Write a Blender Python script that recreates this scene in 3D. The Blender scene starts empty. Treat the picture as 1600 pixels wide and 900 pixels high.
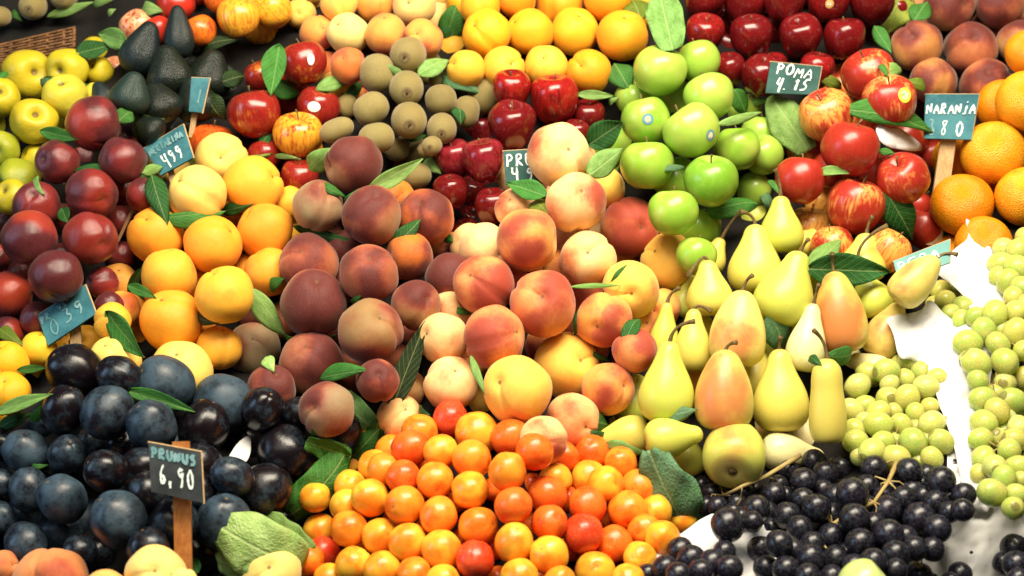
import bpy, math, random
import numpy as np
from mathutils import Vector, Matrix, noise as mnoise

random.seed(7)
S = bpy.context.scene
COL = S.collection
R_ = math.radians

# ------------------------------------------------------------------ camera
F_PX = 2400.0                      # focal length in photo pixels (1600 wide)
PITCH = R_(22)
CF = Vector((0, math.cos(PITCH), -math.sin(PITCH)))      # forward
CR = Vector((1, 0, 0))
CU = Vector((0, math.sin(PITCH), math.cos(PITCH)))
CC = Vector((0, 0, 1.0)) - CF * 2.0
cd = bpy.data.cameras.new('camera'); cam = bpy.data.objects.new('camera', cd); COL.objects.link(cam)
cd.sensor_width = 36; cd.lens = 36 * F_PX / 1600; cd.clip_start = 0.05; cd.clip_end = 50
cam.matrix_world = Matrix.Translation(CC) @ Matrix((CR, CU, -CF)).transposed().to_4x4()
cd.dof.use_dof = True; cd.dof.focus_distance = 1.95; cd.dof.aperture_fstop = 4.0
S.camera = cam

# ------------------------------------------------------------------ world and lamps
w = bpy.data.worlds.new('World'); S.world = w; w.use_nodes = True
w.node_tree.nodes['Background'].inputs[0].default_value = (1.0, 0.86, 0.72, 1)
w.node_tree.nodes['Background'].inputs[1].default_value = 0.035
S.cycles.diffuse_bounces = 3

def lamp(name, loc, target, sx, sy, power, col):
    l = bpy.data.lights.new(name, 'AREA'); l.shape = 'RECTANGLE'; l.size = sx; l.size_y = sy
    l.energy = power; l.color = col
    o = bpy.data.objects.new(name, l); COL.objects.link(o); o.location = loc
    o.rotation_euler = (Vector(target) - Vector(loc)).to_track_quat('-Z', 'Y').to_euler()
    return o
lamp('stall_lamp', (0.2, -0.40, 2.45), (0.05, 0.0, 1.0), 1.4, 0.7, 76, (1.0, 0.885, 0.70))
lamp('front_fill', (-0.5, -1.6, 2.8), (-0.1, 0.0, 1.0), 1.4, 0.8, 9, (1.0, 0.92, 0.80))  # added fill from the camera side, softens the front shading
lamp('side_window', (-2.6, -0.9, 2.0), (-0.2, 0.0, 1.0), 1.0, 1.4, 22, (0.42, 0.68, 1.0))

S.view_settings.view_transform = 'Standard'; S.view_settings.look = 'None'
S.view_settings.exposure = 0.0; S.view_settings.gamma = 1.0

# ------------------------------------------------------------------ helpers
def W(px, py, z):
    px = float(px); py = float(py); z = float(z)
    return CC + z * (CF + CR * ((px - 800) / F_PX) + CU * ((450 - py) / F_PX))
def plane_z(px, py):               # sloping market display, 58 degrees to the line of sight
    return 2.0 / (1 - 0.625 * (450 - py) / F_PX)
def lin(h):
    h = h.lstrip('#'); c = [int(h[i:i+2], 16) / 255 for i in (0, 2, 4)]
    return tuple(x / 12.92 if x <= .04045 else ((x + .055) / 1.055) ** 2.4 for x in c)
def camv(a, b, t):                 # (right, up, towards viewer) -> world
    return (CR * a + CU * b - CF * t).normalized()
def mesh(name, verts, faces, mat=None, smooth=True):
    m = bpy.data.meshes.new(name); m.from_pydata([tuple(v) for v in verts], [], faces); m.update()
    if smooth: m.polygons.foreach_set('use_smooth', [True] * len(m.polygons))
    if mat: m.materials.append(mat)
    return m
def link(name, me, parent=None, **props):
    o = bpy.data.objects.new(name, me); COL.objects.link(o)
    if parent: o.parent = parent
    for k, v in props.items(): o[k] = v
    return o
def thing(o, label, cat, group=None):
    o['label'] = label; o['category'] = cat
    if group: o['group'] = group
    return o
def tube(pts, rads, seg=7):        # tapered tube through points
    v, f = [], []
    n = len(pts); pts = [Vector(p) for p in pts]
    for i, p in enumerate(pts):
        d = (pts[min(i+1, n-1)] - pts[max(i-1, 0)]).normalized()
        a = d.cross(Vector((0.31, 0.87, 0.38))).normalized(); b = d.cross(a)
        for k in range(seg):
            t = 2 * math.pi * k / seg
            v.append(p + (a * math.cos(t) + b * math.sin(t)) * rads[i])
    for i in range(n - 1):
        for k in range(seg):
            f.append((i*seg+k, i*seg+(k+1) % seg, (i+1)*seg+(k+1) % seg, (i+1)*seg+k))
    f.append(tuple(range(seg))[::-1]); f.append(tuple(range((n-1)*seg, n*seg)))
    return v, f

# ------------------------------------------------------------------ materials
class NT:
    def __init__(s, name):
        s.m = bpy.data.materials.new(name); s.m.use_nodes = True
        s.n = s.m.node_tree.nodes; s.l = s.m.node_tree.links; s.b = s.n['Principled BSDF']
        s.oi = s.n.new('ShaderNodeObjectInfo'); s.tc = s.n.new('ShaderNodeTexCoord')
        mm = s.n.new('ShaderNodeVectorMath'); mm.operation = 'SCALE'
        s.l.new(s.oi.outputs['Random'], mm.inputs['Scale']); mm.inputs[0].default_value = (91, 57, 73)
        ad = s.n.new('ShaderNodeVectorMath'); ad.operation = 'ADD'
        s.l.new(s.tc.outputs['Object'], ad.inputs[0]); s.l.new(mm.outputs[0], ad.inputs[1])
        s.co = ad.outputs[0]
    def set(s, inp, v):
        if hasattr(v, 'links') or hasattr(v, 'is_linked'): s.l.new(v, inp)
        else: inp.default_value = v
    def scale(s, v, k):
        n = s.n.new('ShaderNodeVectorMath'); n.operation = 'MULTIPLY'
        s.l.new(v, n.inputs[0]); n.inputs[1].default_value = k; return n.outputs[0]
    def noise(s, scale, detail=3, co=None, rough=.5):
        n = s.n.new('ShaderNodeTexNoise'); n.inputs['Scale'].default_value = scale
        n.inputs['Detail'].default_value = detail; n.inputs['Roughness'].default_value = rough
        s.l.new(co or s.co, n.inputs['Vector']); return n.outputs[0]
    def vor(s, scale, co=None):
        n = s.n.new('ShaderNodeTexVoronoi'); n.inputs['Scale'].default_value = scale
        s.l.new(co or s.co, n.inputs['Vector']); return n.outputs['Distance']
    def math(s, op, a, b=0.0, clamp=False):
        n = s.n.new('ShaderNodeMath'); n.operation = op; n.use_clamp = clamp
        s.set(n.inputs[0], a); s.set(n.inputs[1], b); return n.outputs[0]
    def ramp(s, v, a, b, lo=0.0, hi=1.0):
        n = s.n.new('ShaderNodeMapRange'); n.interpolation_type = 'SMOOTHSTEP'
        s.set(n.inputs[0], v); s.set(n.inputs[1], a); s.set(n.inputs[2], b)
        n.inputs[3].default_value = lo; n.inputs[4].default_value = hi; return n.outputs[0]
    def mix(s, f, a, b, mode='MIX'):
        n = s.n.new('ShaderNodeMix'); n.data_type = 'RGBA'; n.blend_type = mode
        s.set(n.inputs[0], f)
        for i, v in ((6, a), (7, b)):
            s.set(n.inputs[i], v if not isinstance(v, tuple) else (*v[:3], 1))
        return n.outputs[2]
    def sep(s, v):
        n = s.n.new('ShaderNodeSeparateXYZ'); s.l.new(v, n.inputs[0]); return n.outputs
    def pit(s, c, r, pc, amt=.9):
        x, y, z = s.sep(s.tc.outputs['Object'])
        d = s.math('SQRT', s.math('ADD', s.math('MULTIPLY', x, x), s.math('MULTIPLY', y, y)))
        m = s.math('MULTIPLY', s.ramp(d, r, r * .45), s.ramp(z, .2, .3))
        return s.mix(s.math('MULTIPLY', m, amt), c, pc)
    def bump(s, h, strength, dist=.02):
        n = s.n.new('ShaderNodeBump'); n.inputs['Strength'].default_value = strength
        n.inputs['Distance'].default_value = dist; s.l.new(h, n.inputs['Height'])
        s.l.new(n.outputs[0], s.b.inputs['Normal'])
    def done(s, col, rough=.5, spec=.5, sss=0, sssr=(1, .5, .2), sssc=.01, coat=0, sheen=0, trans=0):
        b = s.b.inputs
        if trans: b['Transmission Weight'].default_value = trans; b['IOR'].default_value = 1.36
        s.set(b['Base Color'], col if not isinstance(col, tuple) else (*col[:3], 1)); s.set(b['Roughness'], rough)
        b['Specular IOR Level'].default_value = spec
        if sss:
            b['Subsurface Weight'].default_value = sss; b['Subsurface Radius'].default_value = sssr
            b['Subsurface Scale'].default_value = sssc
        if coat: b['Coat Weight'].default_value = coat; b['Coat Roughness'].default_value = .12
        if sheen:
            b['Sheen Weight'].default_value = sheen; b['Sheen Roughness'].default_value = .4
            b['Sheen Tint'].default_value = (1, .85, .7, 1)
        return s.m
    @property
    def col(s): return s.oi.outputs['Color']
    @property
    def alpha(s): return s.oi.outputs['Alpha']

def m_fuzzy(name, blush, deep, rough, sheen, spec=.3):
    t = NT(name)
    n1 = t.noise(0.62, 1.0); n2 = t.noise(5.0, 4, rough=.65); n3 = t.noise(60, 2)
    v = t.math('ADD', t.math('MULTIPLY', n1, .88), t.math('MULTIPLY', n2, .12))
    lo = t.math('SUBTRACT', .66, t.math('MULTIPLY', t.alpha, .50))
    mk = t.ramp(v, lo, t.math('ADD', lo, .28))
    mk = t.math('MULTIPLY', mk, t.ramp(t.alpha, 0.0, .12))
    mk2 = t.ramp(v, t.math('ADD', lo, .12), t.math('ADD', lo, .30))
    base = t.mix(t.ramp(n2, .3, .75), t.col, t.mix(.5, t.col, t.mix(1.0, t.col, (.95, .82, .6), 'MULTIPLY')))
    c = t.mix(mk, base, blush); c = t.mix(t.math('MULTIPLY', mk2, mk), c, deep)
    c = t.mix(t.math('MULTIPLY', t.ramp(n3, .45, .75), .22), c, t.mix(.5, c, (.75, .5, .28)))
    c = t.mix(t.math('MULTIPLY', t.ramp(t.noise(2.6, 5, rough=.75), .60, .74), .20), c, (.34, .13, .05))
    c = t.pit(c, .085, (.14, .06, .025), .75)
    t.bump(t.math('ADD', n3, t.math('MULTIPLY', n2, 1.5)), .16, .012)
    return t.done(c, rough, spec, sheen=sheen, sss=.12, sssc=.015)
def m_plum():
    t = NT('plum_skin')
    n1 = t.noise(1.3, 4, rough=.6); n2 = t.noise(7, 4, rough=.7); n3 = t.noise(22, 3)
    v = t.math('ADD', t.math('MULTIPLY', n1, .7), t.math('MULTIPLY', n2, .3))
    lo = t.math('SUBTRACT', .74, t.math('MULTIPLY', t.alpha, .5))
    bloom = t.ramp(v, lo, t.math('ADD', lo, .36))
    bloom = t.math('MULTIPLY', bloom, t.ramp(n3, .2, .55, .75, 1))
    c = t.mix(bloom, t.col, (.042, .078, .108))
    c = t.pit(c, .09, (.20, .13, .06))
    t.bump(n2, .05, .02)
    return t.done(c, t.ramp(bloom, 0, 1, .26, .55), .45)
def m_apple(name, streak, cheek, rough=.22):
    t = NT(name)
    co = t.scale(t.co, (5, 5, .7))
    n1 = t.noise(1.0, 2); st = t.noise(1.7, 4, co=co, rough=.6); dots = t.vor(11)
    v = t.math('ADD', t.math('MULTIPLY', n1, .65), t.math('MULTIPLY', st, .35))
    lo = t.math('SUBTRACT', .74, t.math('MULTIPLY', t.alpha, .5))
    mk = t.ramp(v, lo, t.math('ADD', lo, .16))
    c = t.mix(mk, t.col, cheek)
    c = t.mix(t.math('MULTIPLY', t.ramp(st, .45, .62), t.math('MULTIPLY', t.ramp(t.alpha, .1, .3), .55)), c, streak)
    c = t.mix(t.math('MULTIPLY', t.ramp(dots, .16, .06), .30), c, (.75, .55, .30))
    return t.done(c, rough, .45, coat=.15)
def m_green_apple():
    t = NT('green_apple_skin'); n1 = t.noise(1.1, 2); dots = t.vor(10); n2 = t.noise(5, 3)
    c = t.mix(t.ramp(n1, .45, .75, 0, .7), t.col, (.44, .52, .10))
    c = t.mix(t.math('MULTIPLY', t.ramp(n2, .5, .7), .3), c, (.30, .46, .07))
    c = t.mix(t.math('MULTIPLY', t.ramp(dots, .14, .05), .45), c, (.75, .80, .45))
    return t.done(c, .28, .45, coat=.1, sss=.1, sssc=.01)
def m_orange():
    t = NT('orange_peel'); v = t.vor(24); n = t.noise(2, 3); n2 = t.noise(38, 2)
    t.bump(t.math('ADD', v, n2), .35, .035)
    c = t.mix(t.ramp(n, .35, .7), t.col, t.mix(1.0, t.col, (1.0, .78, .5), 'MULTIPLY'))
    c = t.pit(c, .10, (.16, .17, .05))
    return t.done(c, .38, .5, sss=.08, sssc=.01)
def m_pear():
    t = NT('pear_skin'); pc = t.scale(t.co, (1, 1, 2.6)); n1 = t.noise(.9, 2, co=pc); dots = t.vor(30, co=pc); n2 = t.noise(6, 4, co=pc, rough=.7)
    x, y, z = t.sep(t.tc.outputs['Object'])
    d = t.math('ADD', t.math('ADD', t.math('MULTIPLY', x, .5), t.math('MULTIPLY', n1, 1.1)), t.math('MULTIPLY', n2, .25))
    lo = t.math('SUBTRACT', 1.55, t.math('MULTIPLY', t.alpha, 1.15))
    mk = t.ramp(d, lo, t.math('ADD', lo, .60))
    c = t.mix(t.ramp(n2, .45, .75, 0, .4), t.col, (.60, .54, .12))
    c = t.mix(t.math('MULTIPLY', mk, .85), c, (.62, .17, .06))
    c = t.mix(t.math('MULTIPLY', t.ramp(dots, .26, .10), .42), c, (.34, .24, .08))
    rs = t.noise(3.2, 5, co=pc, rough=.75)
    c = t.mix(t.math('MULTIPLY', t.ramp(rs, .62, .74), .45), c, (.36, .25, .08))
    c = t.mix(t.ramp(z, .05, .0, 0, .6), c, (.22, .16, .05))
    c = t.mix(t.math('MULTIPLY', t.ramp(z, .88, 1.0, 0, .7), t.ramp(n2, .4, .6)), c, (.34, .24, .08))
    return t.done(c, .36, .4, sss=.12, sssc=.012)
def m_kiwi():
    t = NT('kiwi_skin'); n1 = t.noise(1.5, 3); n2 = t.noise(16, 4, rough=.75); n3 = t.noise(70, 2)
    z = t.sep(t.tc.outputs['Object'])[2]
    c = t.mix(t.ramp(n2, .35, .7), t.col, t.mix(.6, t.col, (.20, .13, .04)))
    c = t.mix(t.math('MULTIPLY', t.ramp(n3, .45, .7), .5), c, (.46, .36, .17))
    c = t.mix(t.ramp(z, .965, .99, 0, .7), c, (.14, .09, .04))
    t.bump(t.math('ADD', n2, n3), .3, .02)
    return t.done(c, .55, .35, sheen=.4)
def m_avocado():
    t = NT('avocado_skin'); v = t.vor(26); n = t.noise(22, 4)
    t.bump(t.math('ADD', v, n), .25, .012)
    c = t.mix(t.ramp(n, .4, .7), t.col, (.016, .030, .018))
    return t.done(c, .38, .4)
def m_quince():
    t = NT('quince_skin'); n1 = t.noise(1.2, 3); n2 = t.noise(5, 4, rough=.65)
    c = t.mix(t.ramp(n1, .45, .8, 0, .6), t.col, (.42, .40, .04))
    c = t.mix(t.math('MULTIPLY', t.ramp(n2, .60, .74), .30), c, (.40, .24, .04))
    c = t.pit(c, .20, (.16, .10, .03))
    t.bump(n2, .12, .03)
    return t.done(c, .42, .35)
def m_grape(name, tint2, rough, sss, bloom):
    t = NT(name); n1 = t.noise(1.2, 3); n2 = t.noise(5, 4, rough=.7)
    c = t.mix(t.ramp(n1, .4, .7), t.col, tint2)
    if bloom: c = t.mix(t.math('MULTIPLY', t.ramp(n2, .42, .68), bloom), c, (.050, .070, .095))
    z = t.sep(t.tc.outputs['Object'])[2]
    c = t.mix(t.math('MULTIPLY', t.ramp(t.noise(2.5, 3, rough=.6), .68, .78), .15), c, (.25, .16, .05)) if not bloom else c
    c = t.mix(t.ramp(z, 1.045, 1.062, 0, .7), c, (.20, .15, .06))
    return t.done(c, t.ramp(n2, .3, .7, rough, rough + .18), .5, sss=sss, sssr=(.8, .9, .25), sssc=.020, trans=0 if bloom else .25)
def m_cherry():
    t = NT('cherry_plum_skin'); n1 = t.noise(1.0, 2); n2 = t.noise(14, 3)
    c = t.mix(t.ramp(n1, .40, .68), t.col, t.mix(1.0, t.col, (1.0, .52, .35), 'MULTIPLY'))
    c = t.mix(t.math('MULTIPLY', t.ramp(n2, .52, .72), .18), c, (.9, .6, .25))
    n3 = t.noise(3.0, 5, rough=.8)
    c = t.mix(t.math('MULTIPLY', t.ramp(n3, .62, .74), .20), c, (.55, .18, .04))
    c = t.pit(c, .07, (.20, .09, .02), .7)
    return t.done(c, t.ramp(n3, .35, .65, .22, .38), .45, sss=.22, sssr=(1, .35, .1), sssc=.012)
def m_leaf():
    t = NT('leaf_blade'); x, y, z = t.sep(t.tc.outputs['Object'])
    ay = t.math('ABSOLUTE', y)
    rib = t.ramp(ay, .035, .010)
    ph = t.math('MULTIPLY', t.math('SUBTRACT', x, t.math('MULTIPLY', ay, .55)), 9.0)
    fr = t.math('ABSOLUTE', t.math('SUBTRACT', t.math('FRACT', ph), .5))
    vein = t.ramp(fr, .07, .02)
    n = t.noise(5, 4, rough=.6); n2 = t.noise(30, 3)
    c = t.mix(t.ramp(n, .3, .7), t.col, t.mix(1.0, t.col, (.62, .72, .5), 'MULTIPLY'))
    lt = t.mix(.38, t.col, (.50, .58, .24))
    c = t.mix(t.math('MULTIPLY', vein, .55), c, lt); c = t.mix(t.math('MULTIPLY', rib, .8), c, lt)
    t.bump(t.math('SUBTRACT', n2, t.math('MULTIPLY', t.math('ADD', vein, rib), .8)), .35, .02)
    m = t.done(c, .50, .35)
    tr = t.n.new('ShaderNodeBsdfTranslucent'); t.l.new(t.mix(1.0, c, (1.2, 1.35, .6), 'MULTIPLY'), tr.inputs[0])
    ms = t.n.new('ShaderNodeMixShader'); ms.inputs[0].default_value = .30
    out = t.n['Material Output']; t.l.new(t.b.outputs[0], ms.inputs[1]); t.l.new(tr.outputs[0], ms.inputs[2])
    t.l.new(ms.outputs[0], out.inputs[0])
    return m
def m_simple(name, c1, c2, scale, rough, stretch=(1, 1, 1), bump=0):
    t = NT(name); n = t.noise(scale, 5, co=t.scale(t.co, stretch), rough=.65)
    if bump: t.bump(n, bump, .01)
    return t.done(t.mix(t.ramp(n, .3, .7), c1, c2), rough, .3)

M = dict(
    peach=m_fuzzy('peach_skin', (.62, .16, .050), (.36, .050, .025), .62, .30),
    dark_peach=m_fuzzy('dark_peach_skin', (.29, .046, .026), (.11, .014, .013), .62, .28),
    yellow_peach=m_fuzzy('yellow_peach_skin', (.72, .20, .025), (.55, .10, .015), .50, .05),
    nectarine=m_fuzzy('nectarine_skin', (.24, .020, .024), (.080, .008, .016), .24, .08, .5),
    plum=m_plum(), orange=m_orange(), pear=m_pear(), kiwi=m_kiwi(), avocado=m_avocado(), quince=m_quince(),
    red_apple=m_apple('red_apple_skin', (.34, .026, .014), (.24, .014, .010)),
    fuji=m_apple('striped_apple_skin', (.42, .032, .016), (.36, .026, .014), .32),
    delicious=m_apple('delicious_skin', (.14, .008, .006), (.12, .005, .007), .20),
    green_apple=m_green_apple(),
    green_grape=m_grape('green_grape_skin', (.66, .62, .18), .13, .9, 0),
    black_grape=m_grape('black_grape_skin', (.010, .006, .012), 0.22, 0, .42),
    cherry=m_cherry(), leaf=m_leaf(),
    stem=m_simple('fruit_stem', (.09, .055, .02), (.22, .15, .05), 9, .7, bump=.4),
    grape_stem=m_simple('grape_stalk', (.30, .20, .06), (.46, .36, .14), 30, .7, bump=.3),
    calyx=m_simple('dry_calyx', (.05, .03, .012), (.12, .08, .03), 12, .85, bump=.5),
    bank=m_simple('gap_shade', (.0045, .0050, .0035), (.010, .007, .006), 22, .9, bump=.4),  # near-black colour stands in for the deep shade between fruits
    paper=m_simple('tissue_paper', (.68, .68, .67), (.76, .76, .75), 14, .8, bump=.15),
    board=m_simple('slate_board', (.014, .095, .125), (.055, .205, .240), 24, .7),
    board_dark=m_simple('black_slate', (.009, .012, .014), (.040, .048, .052), 24, .65),
    board_pale=m_simple('pale_slate', (.12, .30, .27), (.16, .36, .33), 26, .7),
    board_green=m_simple('green_slate', (.008, .052, .044), (.030, .100, .088), 24, .7),
    chalk=m_simple('chalk', (.50, .62, .60), (.75, .82, .78), 90, .9),
    chalk_faint=m_simple('faint_chalk', (.09, .23, .25), (.22, .38, .40), 60, .9),
    wood=m_simple('pale_wood', (.42, .27, .12), (.58, .40, .20), 40, .6, (6, 6, .5), .2),
    wood_dark=m_simple('orange_wood', (.36, .12, .025), (.50, .20, .05), 40, .6, (6, 6, .5), .2),
    wicker=m_simple('wicker_cane', (.10, .040, .014), (.24, .115, .042), 60, .55, (1, 1, 1), .3),
    card=m_simple('brown_card', (.20, .09, .04), (.28, .14, .06), 40, .8),
    sticker_white=m_simple('white_sticker', (.80, .80, .78), (.86, .86, .84), 9, .4),
)
def sticker_mat(name, outer, inner):
    t = NT(name); n = t.n.new('ShaderNodeAttribute'); n.attribute_name = 'rad'
    v = n.outputs['Fac']; ns = t.noise(18, 2)
    c = t.mix(t.ramp(v, .52, .60), t.mix(t.ramp(ns, .45, .52), inner, (.85, .8, .6)), outer)
    return t.done(c, .35, .5)
M['sticker_green'] = sticker_mat('ring_sticker', (.72, .62, .06), (.18, .38, .06))
M['sticker_blue'] = sticker_mat('small_logo_sticker', (.12, .28, .38), (.60, .30, .06))
M['sticker_tan'] = sticker_mat('tan_sticker', (.62, .38, .12), (.45, .22, .05))

# ------------------------------------------------------------------ fruit meshes (unit size)
def blob(name, mat, nt=22, nph=36, top=0, topw=.3, bot=0, botw=.3, suture=0, taper=0, zs=1, lobes=0, nip=0, lump=.02, seed=0, square=0):
    v, f = [], []
    def rad(th, ph):
        r = 1 - top * math.exp(-(th / topw) ** 2) - bot * math.exp(-((math.pi - th) / botw) ** 2) + nip * math.exp(-((math.pi - th) / .16) ** 2)
        p = (ph + math.pi) % (2 * math.pi) - math.pi
        r -= suture * math.exp(-(p / .13) ** 2) * math.sin(th) ** .4 if th not in (0, math.pi) else 0
        r -= suture * .8 * (math.exp(-(p / .6) ** 2)) * .4
        r *= 1 + lobes * math.cos(5 * ph) * (math.sin(th / 2) ** 4)
        d = (math.sin(th) * math.cos(ph), math.sin(th) * math.sin(ph), math.cos(th))
        r *= 1 + lump * mnoise.noise(Vector(d) * 1.3 + Vector((seed * 7.1, 3, 5)))*2
        if square: r *= 1 + square * (math.sin(2 * th) ** 2)
        return r, d
    def pt(th, ph):
        r, d = rad(th, ph); k = 1 + taper * math.cos(th)
        return (d[0] * r * k, d[1] * r * k, d[2] * r * zs)
    v.append(pt(0, 0))
    for i in range(1, nt):
        for j in range(nph): v.append(pt(math.pi * i / nt, 2 * math.pi * j / nph))
    v.append(pt(math.pi, 0)); e = len(v) - 1
    for j in range(nph): f.append((0, 1 + j, 1 + (j + 1) % nph))
    for i in range(nt - 2):
        for j in range(nph):
            a = 1 + i * nph; b = a + nph; k = (j + 1) % nph
            f.append((a + j, b + j, b + k, a + k))
    a = 1 + (nt - 2) * nph
    for j in range(nph): f.append((e, a + (j + 1) % nph, a + j))
    return mesh(name, v, f, mat), pt
def lathe(name, mat, prof, bend=0, seg=28, lump=.015, seed=0):   # prof: (z, r) bottom to top
    v, f = [], []; n = len(prof)
    for z, r in prof:
        for j in range(seg):
            t = 2 * math.pi * j / seg
            k = 1 + lump * 2 * mnoise.noise(Vector((math.cos(t), math.sin(t), z * 2 + seed * 5)))
            v.append((r * k * math.cos(t) + bend * (z - .3) ** 2 * (1 if z > .3 else 0), r * k * math.sin(t), z))
    for i in range(n - 1):
        for j in range(seg):
            k = (j + 1) % seg; f.append((i*seg+j, i*seg+k, (i+1)*seg+k, (i+1)*seg+j))
    f.append(tuple(range(seg))[::-1]); f.append(tuple(range((n-1)*seg, n*seg)))
    return mesh(name, v, f, mat)
def smooth_prof(pts, n=26):
    zs = [p[0] for p in pts]; rs = [p[1] for p in pts]
    out = []
    for i in range(n):      # Catmull-Rom over parameter
        t = i / (n - 1) * (len(pts) - 1); k = min(int(t), len(pts) - 2); u = t - k
        def P(a, q): return q[max(0, min(len(q) - 1, a))]
        def cr(q):
            p0, p1, p2, p3 = P(k-1, q), P(k, q), P(k+1, q), P(k+2, q)
            return .5 * (2*p1 + (p2-p0)*u + (2*p0-5*p1+4*p2-p3)*u*u + (3*p1-p0-3*p2+p3)*u**3)
        out.append((cr(zs), max(.004, cr(rs))))
    return out
PEAR = smooth_prof([(.045, .02), (.015, .16), (.0, .34), (.03, .62), (.12, .88), (.26, 1.0), (.42, .95), (.56, .80), (.70, .60), (.82, .46), (.92, .37), (.98, .22), (1.0, .03)])
PEAR_FAT = smooth_prof([(.045, .02), (.015, .16), (.0, .36), (.03, .66), (.13, .92), (.28, 1.0), (.45, .98), (.60, .88), (.74, .72), (.86, .55), (.94, .40), (.985, .22), (1.0, .03)])
PEAR_LONG = smooth_prof([(.045, .02), (.015, .2), (.0, .5), (.04, .8), (.14, .96), (.30, 1.0), (.5, .93), (.64, .87), (.78, .85), (.89, .74), (.96, .50), (.99, .30), (1.0, .03)])
AVO = smooth_prof([(0, .02), (.01, .3), (.06, .66), (.2, .95), (.36, 1.0), (.52, .9), (.68, .72), (.82, .54), (.92, .40), (.98, .22), (1.0, .02)])
KIWI = smooth_prof([(0, .02), (.02, .30), (.1, .66), (.28, .94), (.5, 1.0), (.72, .94), (.9, .66), (.975, .34), (.99, .20), (.975, .03)])

SH = {}
def variants(key, n, **kw):
    SH[key] = [blob(key, M[kw['m']], seed=i + 1, **{k: v for k, v in kw.items() if k != 'm'}) for i in range(n)]
variants('peach', 3, m='peach', top=.17, topw=.26, suture=.085, nip=.03, lump=.04)
variants('dark_peach', 3, m='dark_peach', top=.17, topw=.26, suture=.085, nip=.03, lump=.04)
variants('yellow_peach', 3, m='yellow_peach', top=.15, topw=.24, suture=.08, nip=.025, lump=.035)
variants('nectarine', 3, m='nectarine', top=.17, topw=.26, suture=.07, nip=.03, lump=.035)
variants('plum', 3, m='plum', top=.08, topw=.2, suture=.05, lump=.035, zs=1.13)
variants('orange', 2, m='orange', top=.045, topw=.16, lump=.018)
variants('quince', 3, m='quince', top=.40, topw=.34, bot=.1, lump=.05, lobes=.04, taper=.04, nt=28)
variants('red_apple', 3, m='red_apple', top=.42, topw=.36, bot=.20, botw=.28, taper=.07, lump=.03, nt=28, zs=.98)
variants('fuji', 3, m='fuji', top=.36, topw=.34, bot=.20, botw=.28, taper=.05, lump=.03, nt=28)
variants('delicious', 3, m='delicious', top=.34, topw=.36, bot=.22, botw=.26, taper=.15, zs=1.10, lobes=.07, lump=.03, nt=28, square=.03)
variants('green_apple', 3, m='green_apple', top=.34, topw=.34, bot=.20, botw=.28, taper=.06, lump=.025, nt=28)
variants('green_grape', 2, m='green_grape', lump=.02, zs=1.16, nt=14, nph=22)
variants('black_grape', 2, m='black_grape', lump=.015, zs=1.03, nt=14, nph=22)
variants('cherry', 3, m='cherry', top=.10, topw=.16, suture=.035, lump=.035, zs=1.06, nt=16, nph=26)
LM = dict(pear=[lathe('pear', M['pear'], PEAR, .12, seed=1), lathe('pear', M['pear'], PEAR_FAT, -.10, seed=2)],
          pear_long=[lathe('pear', M['pear'], PEAR_LONG, .10, seed=3, lump=.03)],
          avocado=[lathe('avocado', M['avocado'], AVO, .05, seed=4)], kiwi=[lathe('kiwi', M['kiwi'], KIWI, 0, seed=5)])
sv, sf = tube([(0, 0, .50), (.02, .01, .72), (.06, .0, .92), (.13, .01, 1.06)], [.035, .030, .028, .045])
APPLE_STEM = mesh('stem', sv, sf, M['stem'])
sv, sf = tube([(0, 0, .98), (.02, 0, 1.06), (.05, 0, 1.10)], [.05, .06, .03], 6)
CALYX = mesh('calyx', sv, sf, M['calyx'])

# ------------------------------------------------------------------ what lies on the display (photo pixels)
# pile: key, kind, palette {letter: (srgb hex, blush)}, ridge (x, half width, height m), base offset m, items "x y rx ry colour [side] [bN]"
PILES = []
def pile(key, kind, pal, items, ridge=None, off=0.0, stem=0, axis=None):
    PILES.append((key, kind, pal, items, ridge, off, stem, axis))

pile('plums', 'plum', {'b': ('130e16', .74), 'g': ('110b10', .56), 'h': ('14101a', .90)}, """
118 574 43 36 g;186 588 32 33 g;257 593 46 38 h;100 640 36 36 g;168 645 42 40 b;237 665 42 37 h;350 618 48 33 h;318 668 42 38 g
410 640 36 32 g;467 648 28 28 g;533 668 34 22 g;447 708 44 43 g;40 705 32 36 h;105 710 29 31 b;165 735 31 35 g;45 765 31 33 b
97 780 37 38 h;186 812 44 42 h;270 820 42 38 b;350 818 45 42 h;40 850 33 32 h;125 862 27 27 b;362 745 34 30 b;312 728 36 36 g b2
0 755 20 26 b;0 808 22 26 b;222 735 36 36 g b2;232 772 34 34 g b2;412 768 42 42 g b1;385 690 32 32 g b3;300 770 36 36 g b3
150 868 30 30 g b2;232 860 34 34 g b1;2 690 18 24 g b2;70 655 20 24 b b3;310 862 34 34 g b3""", (200, 330, .05), -.01)
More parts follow.
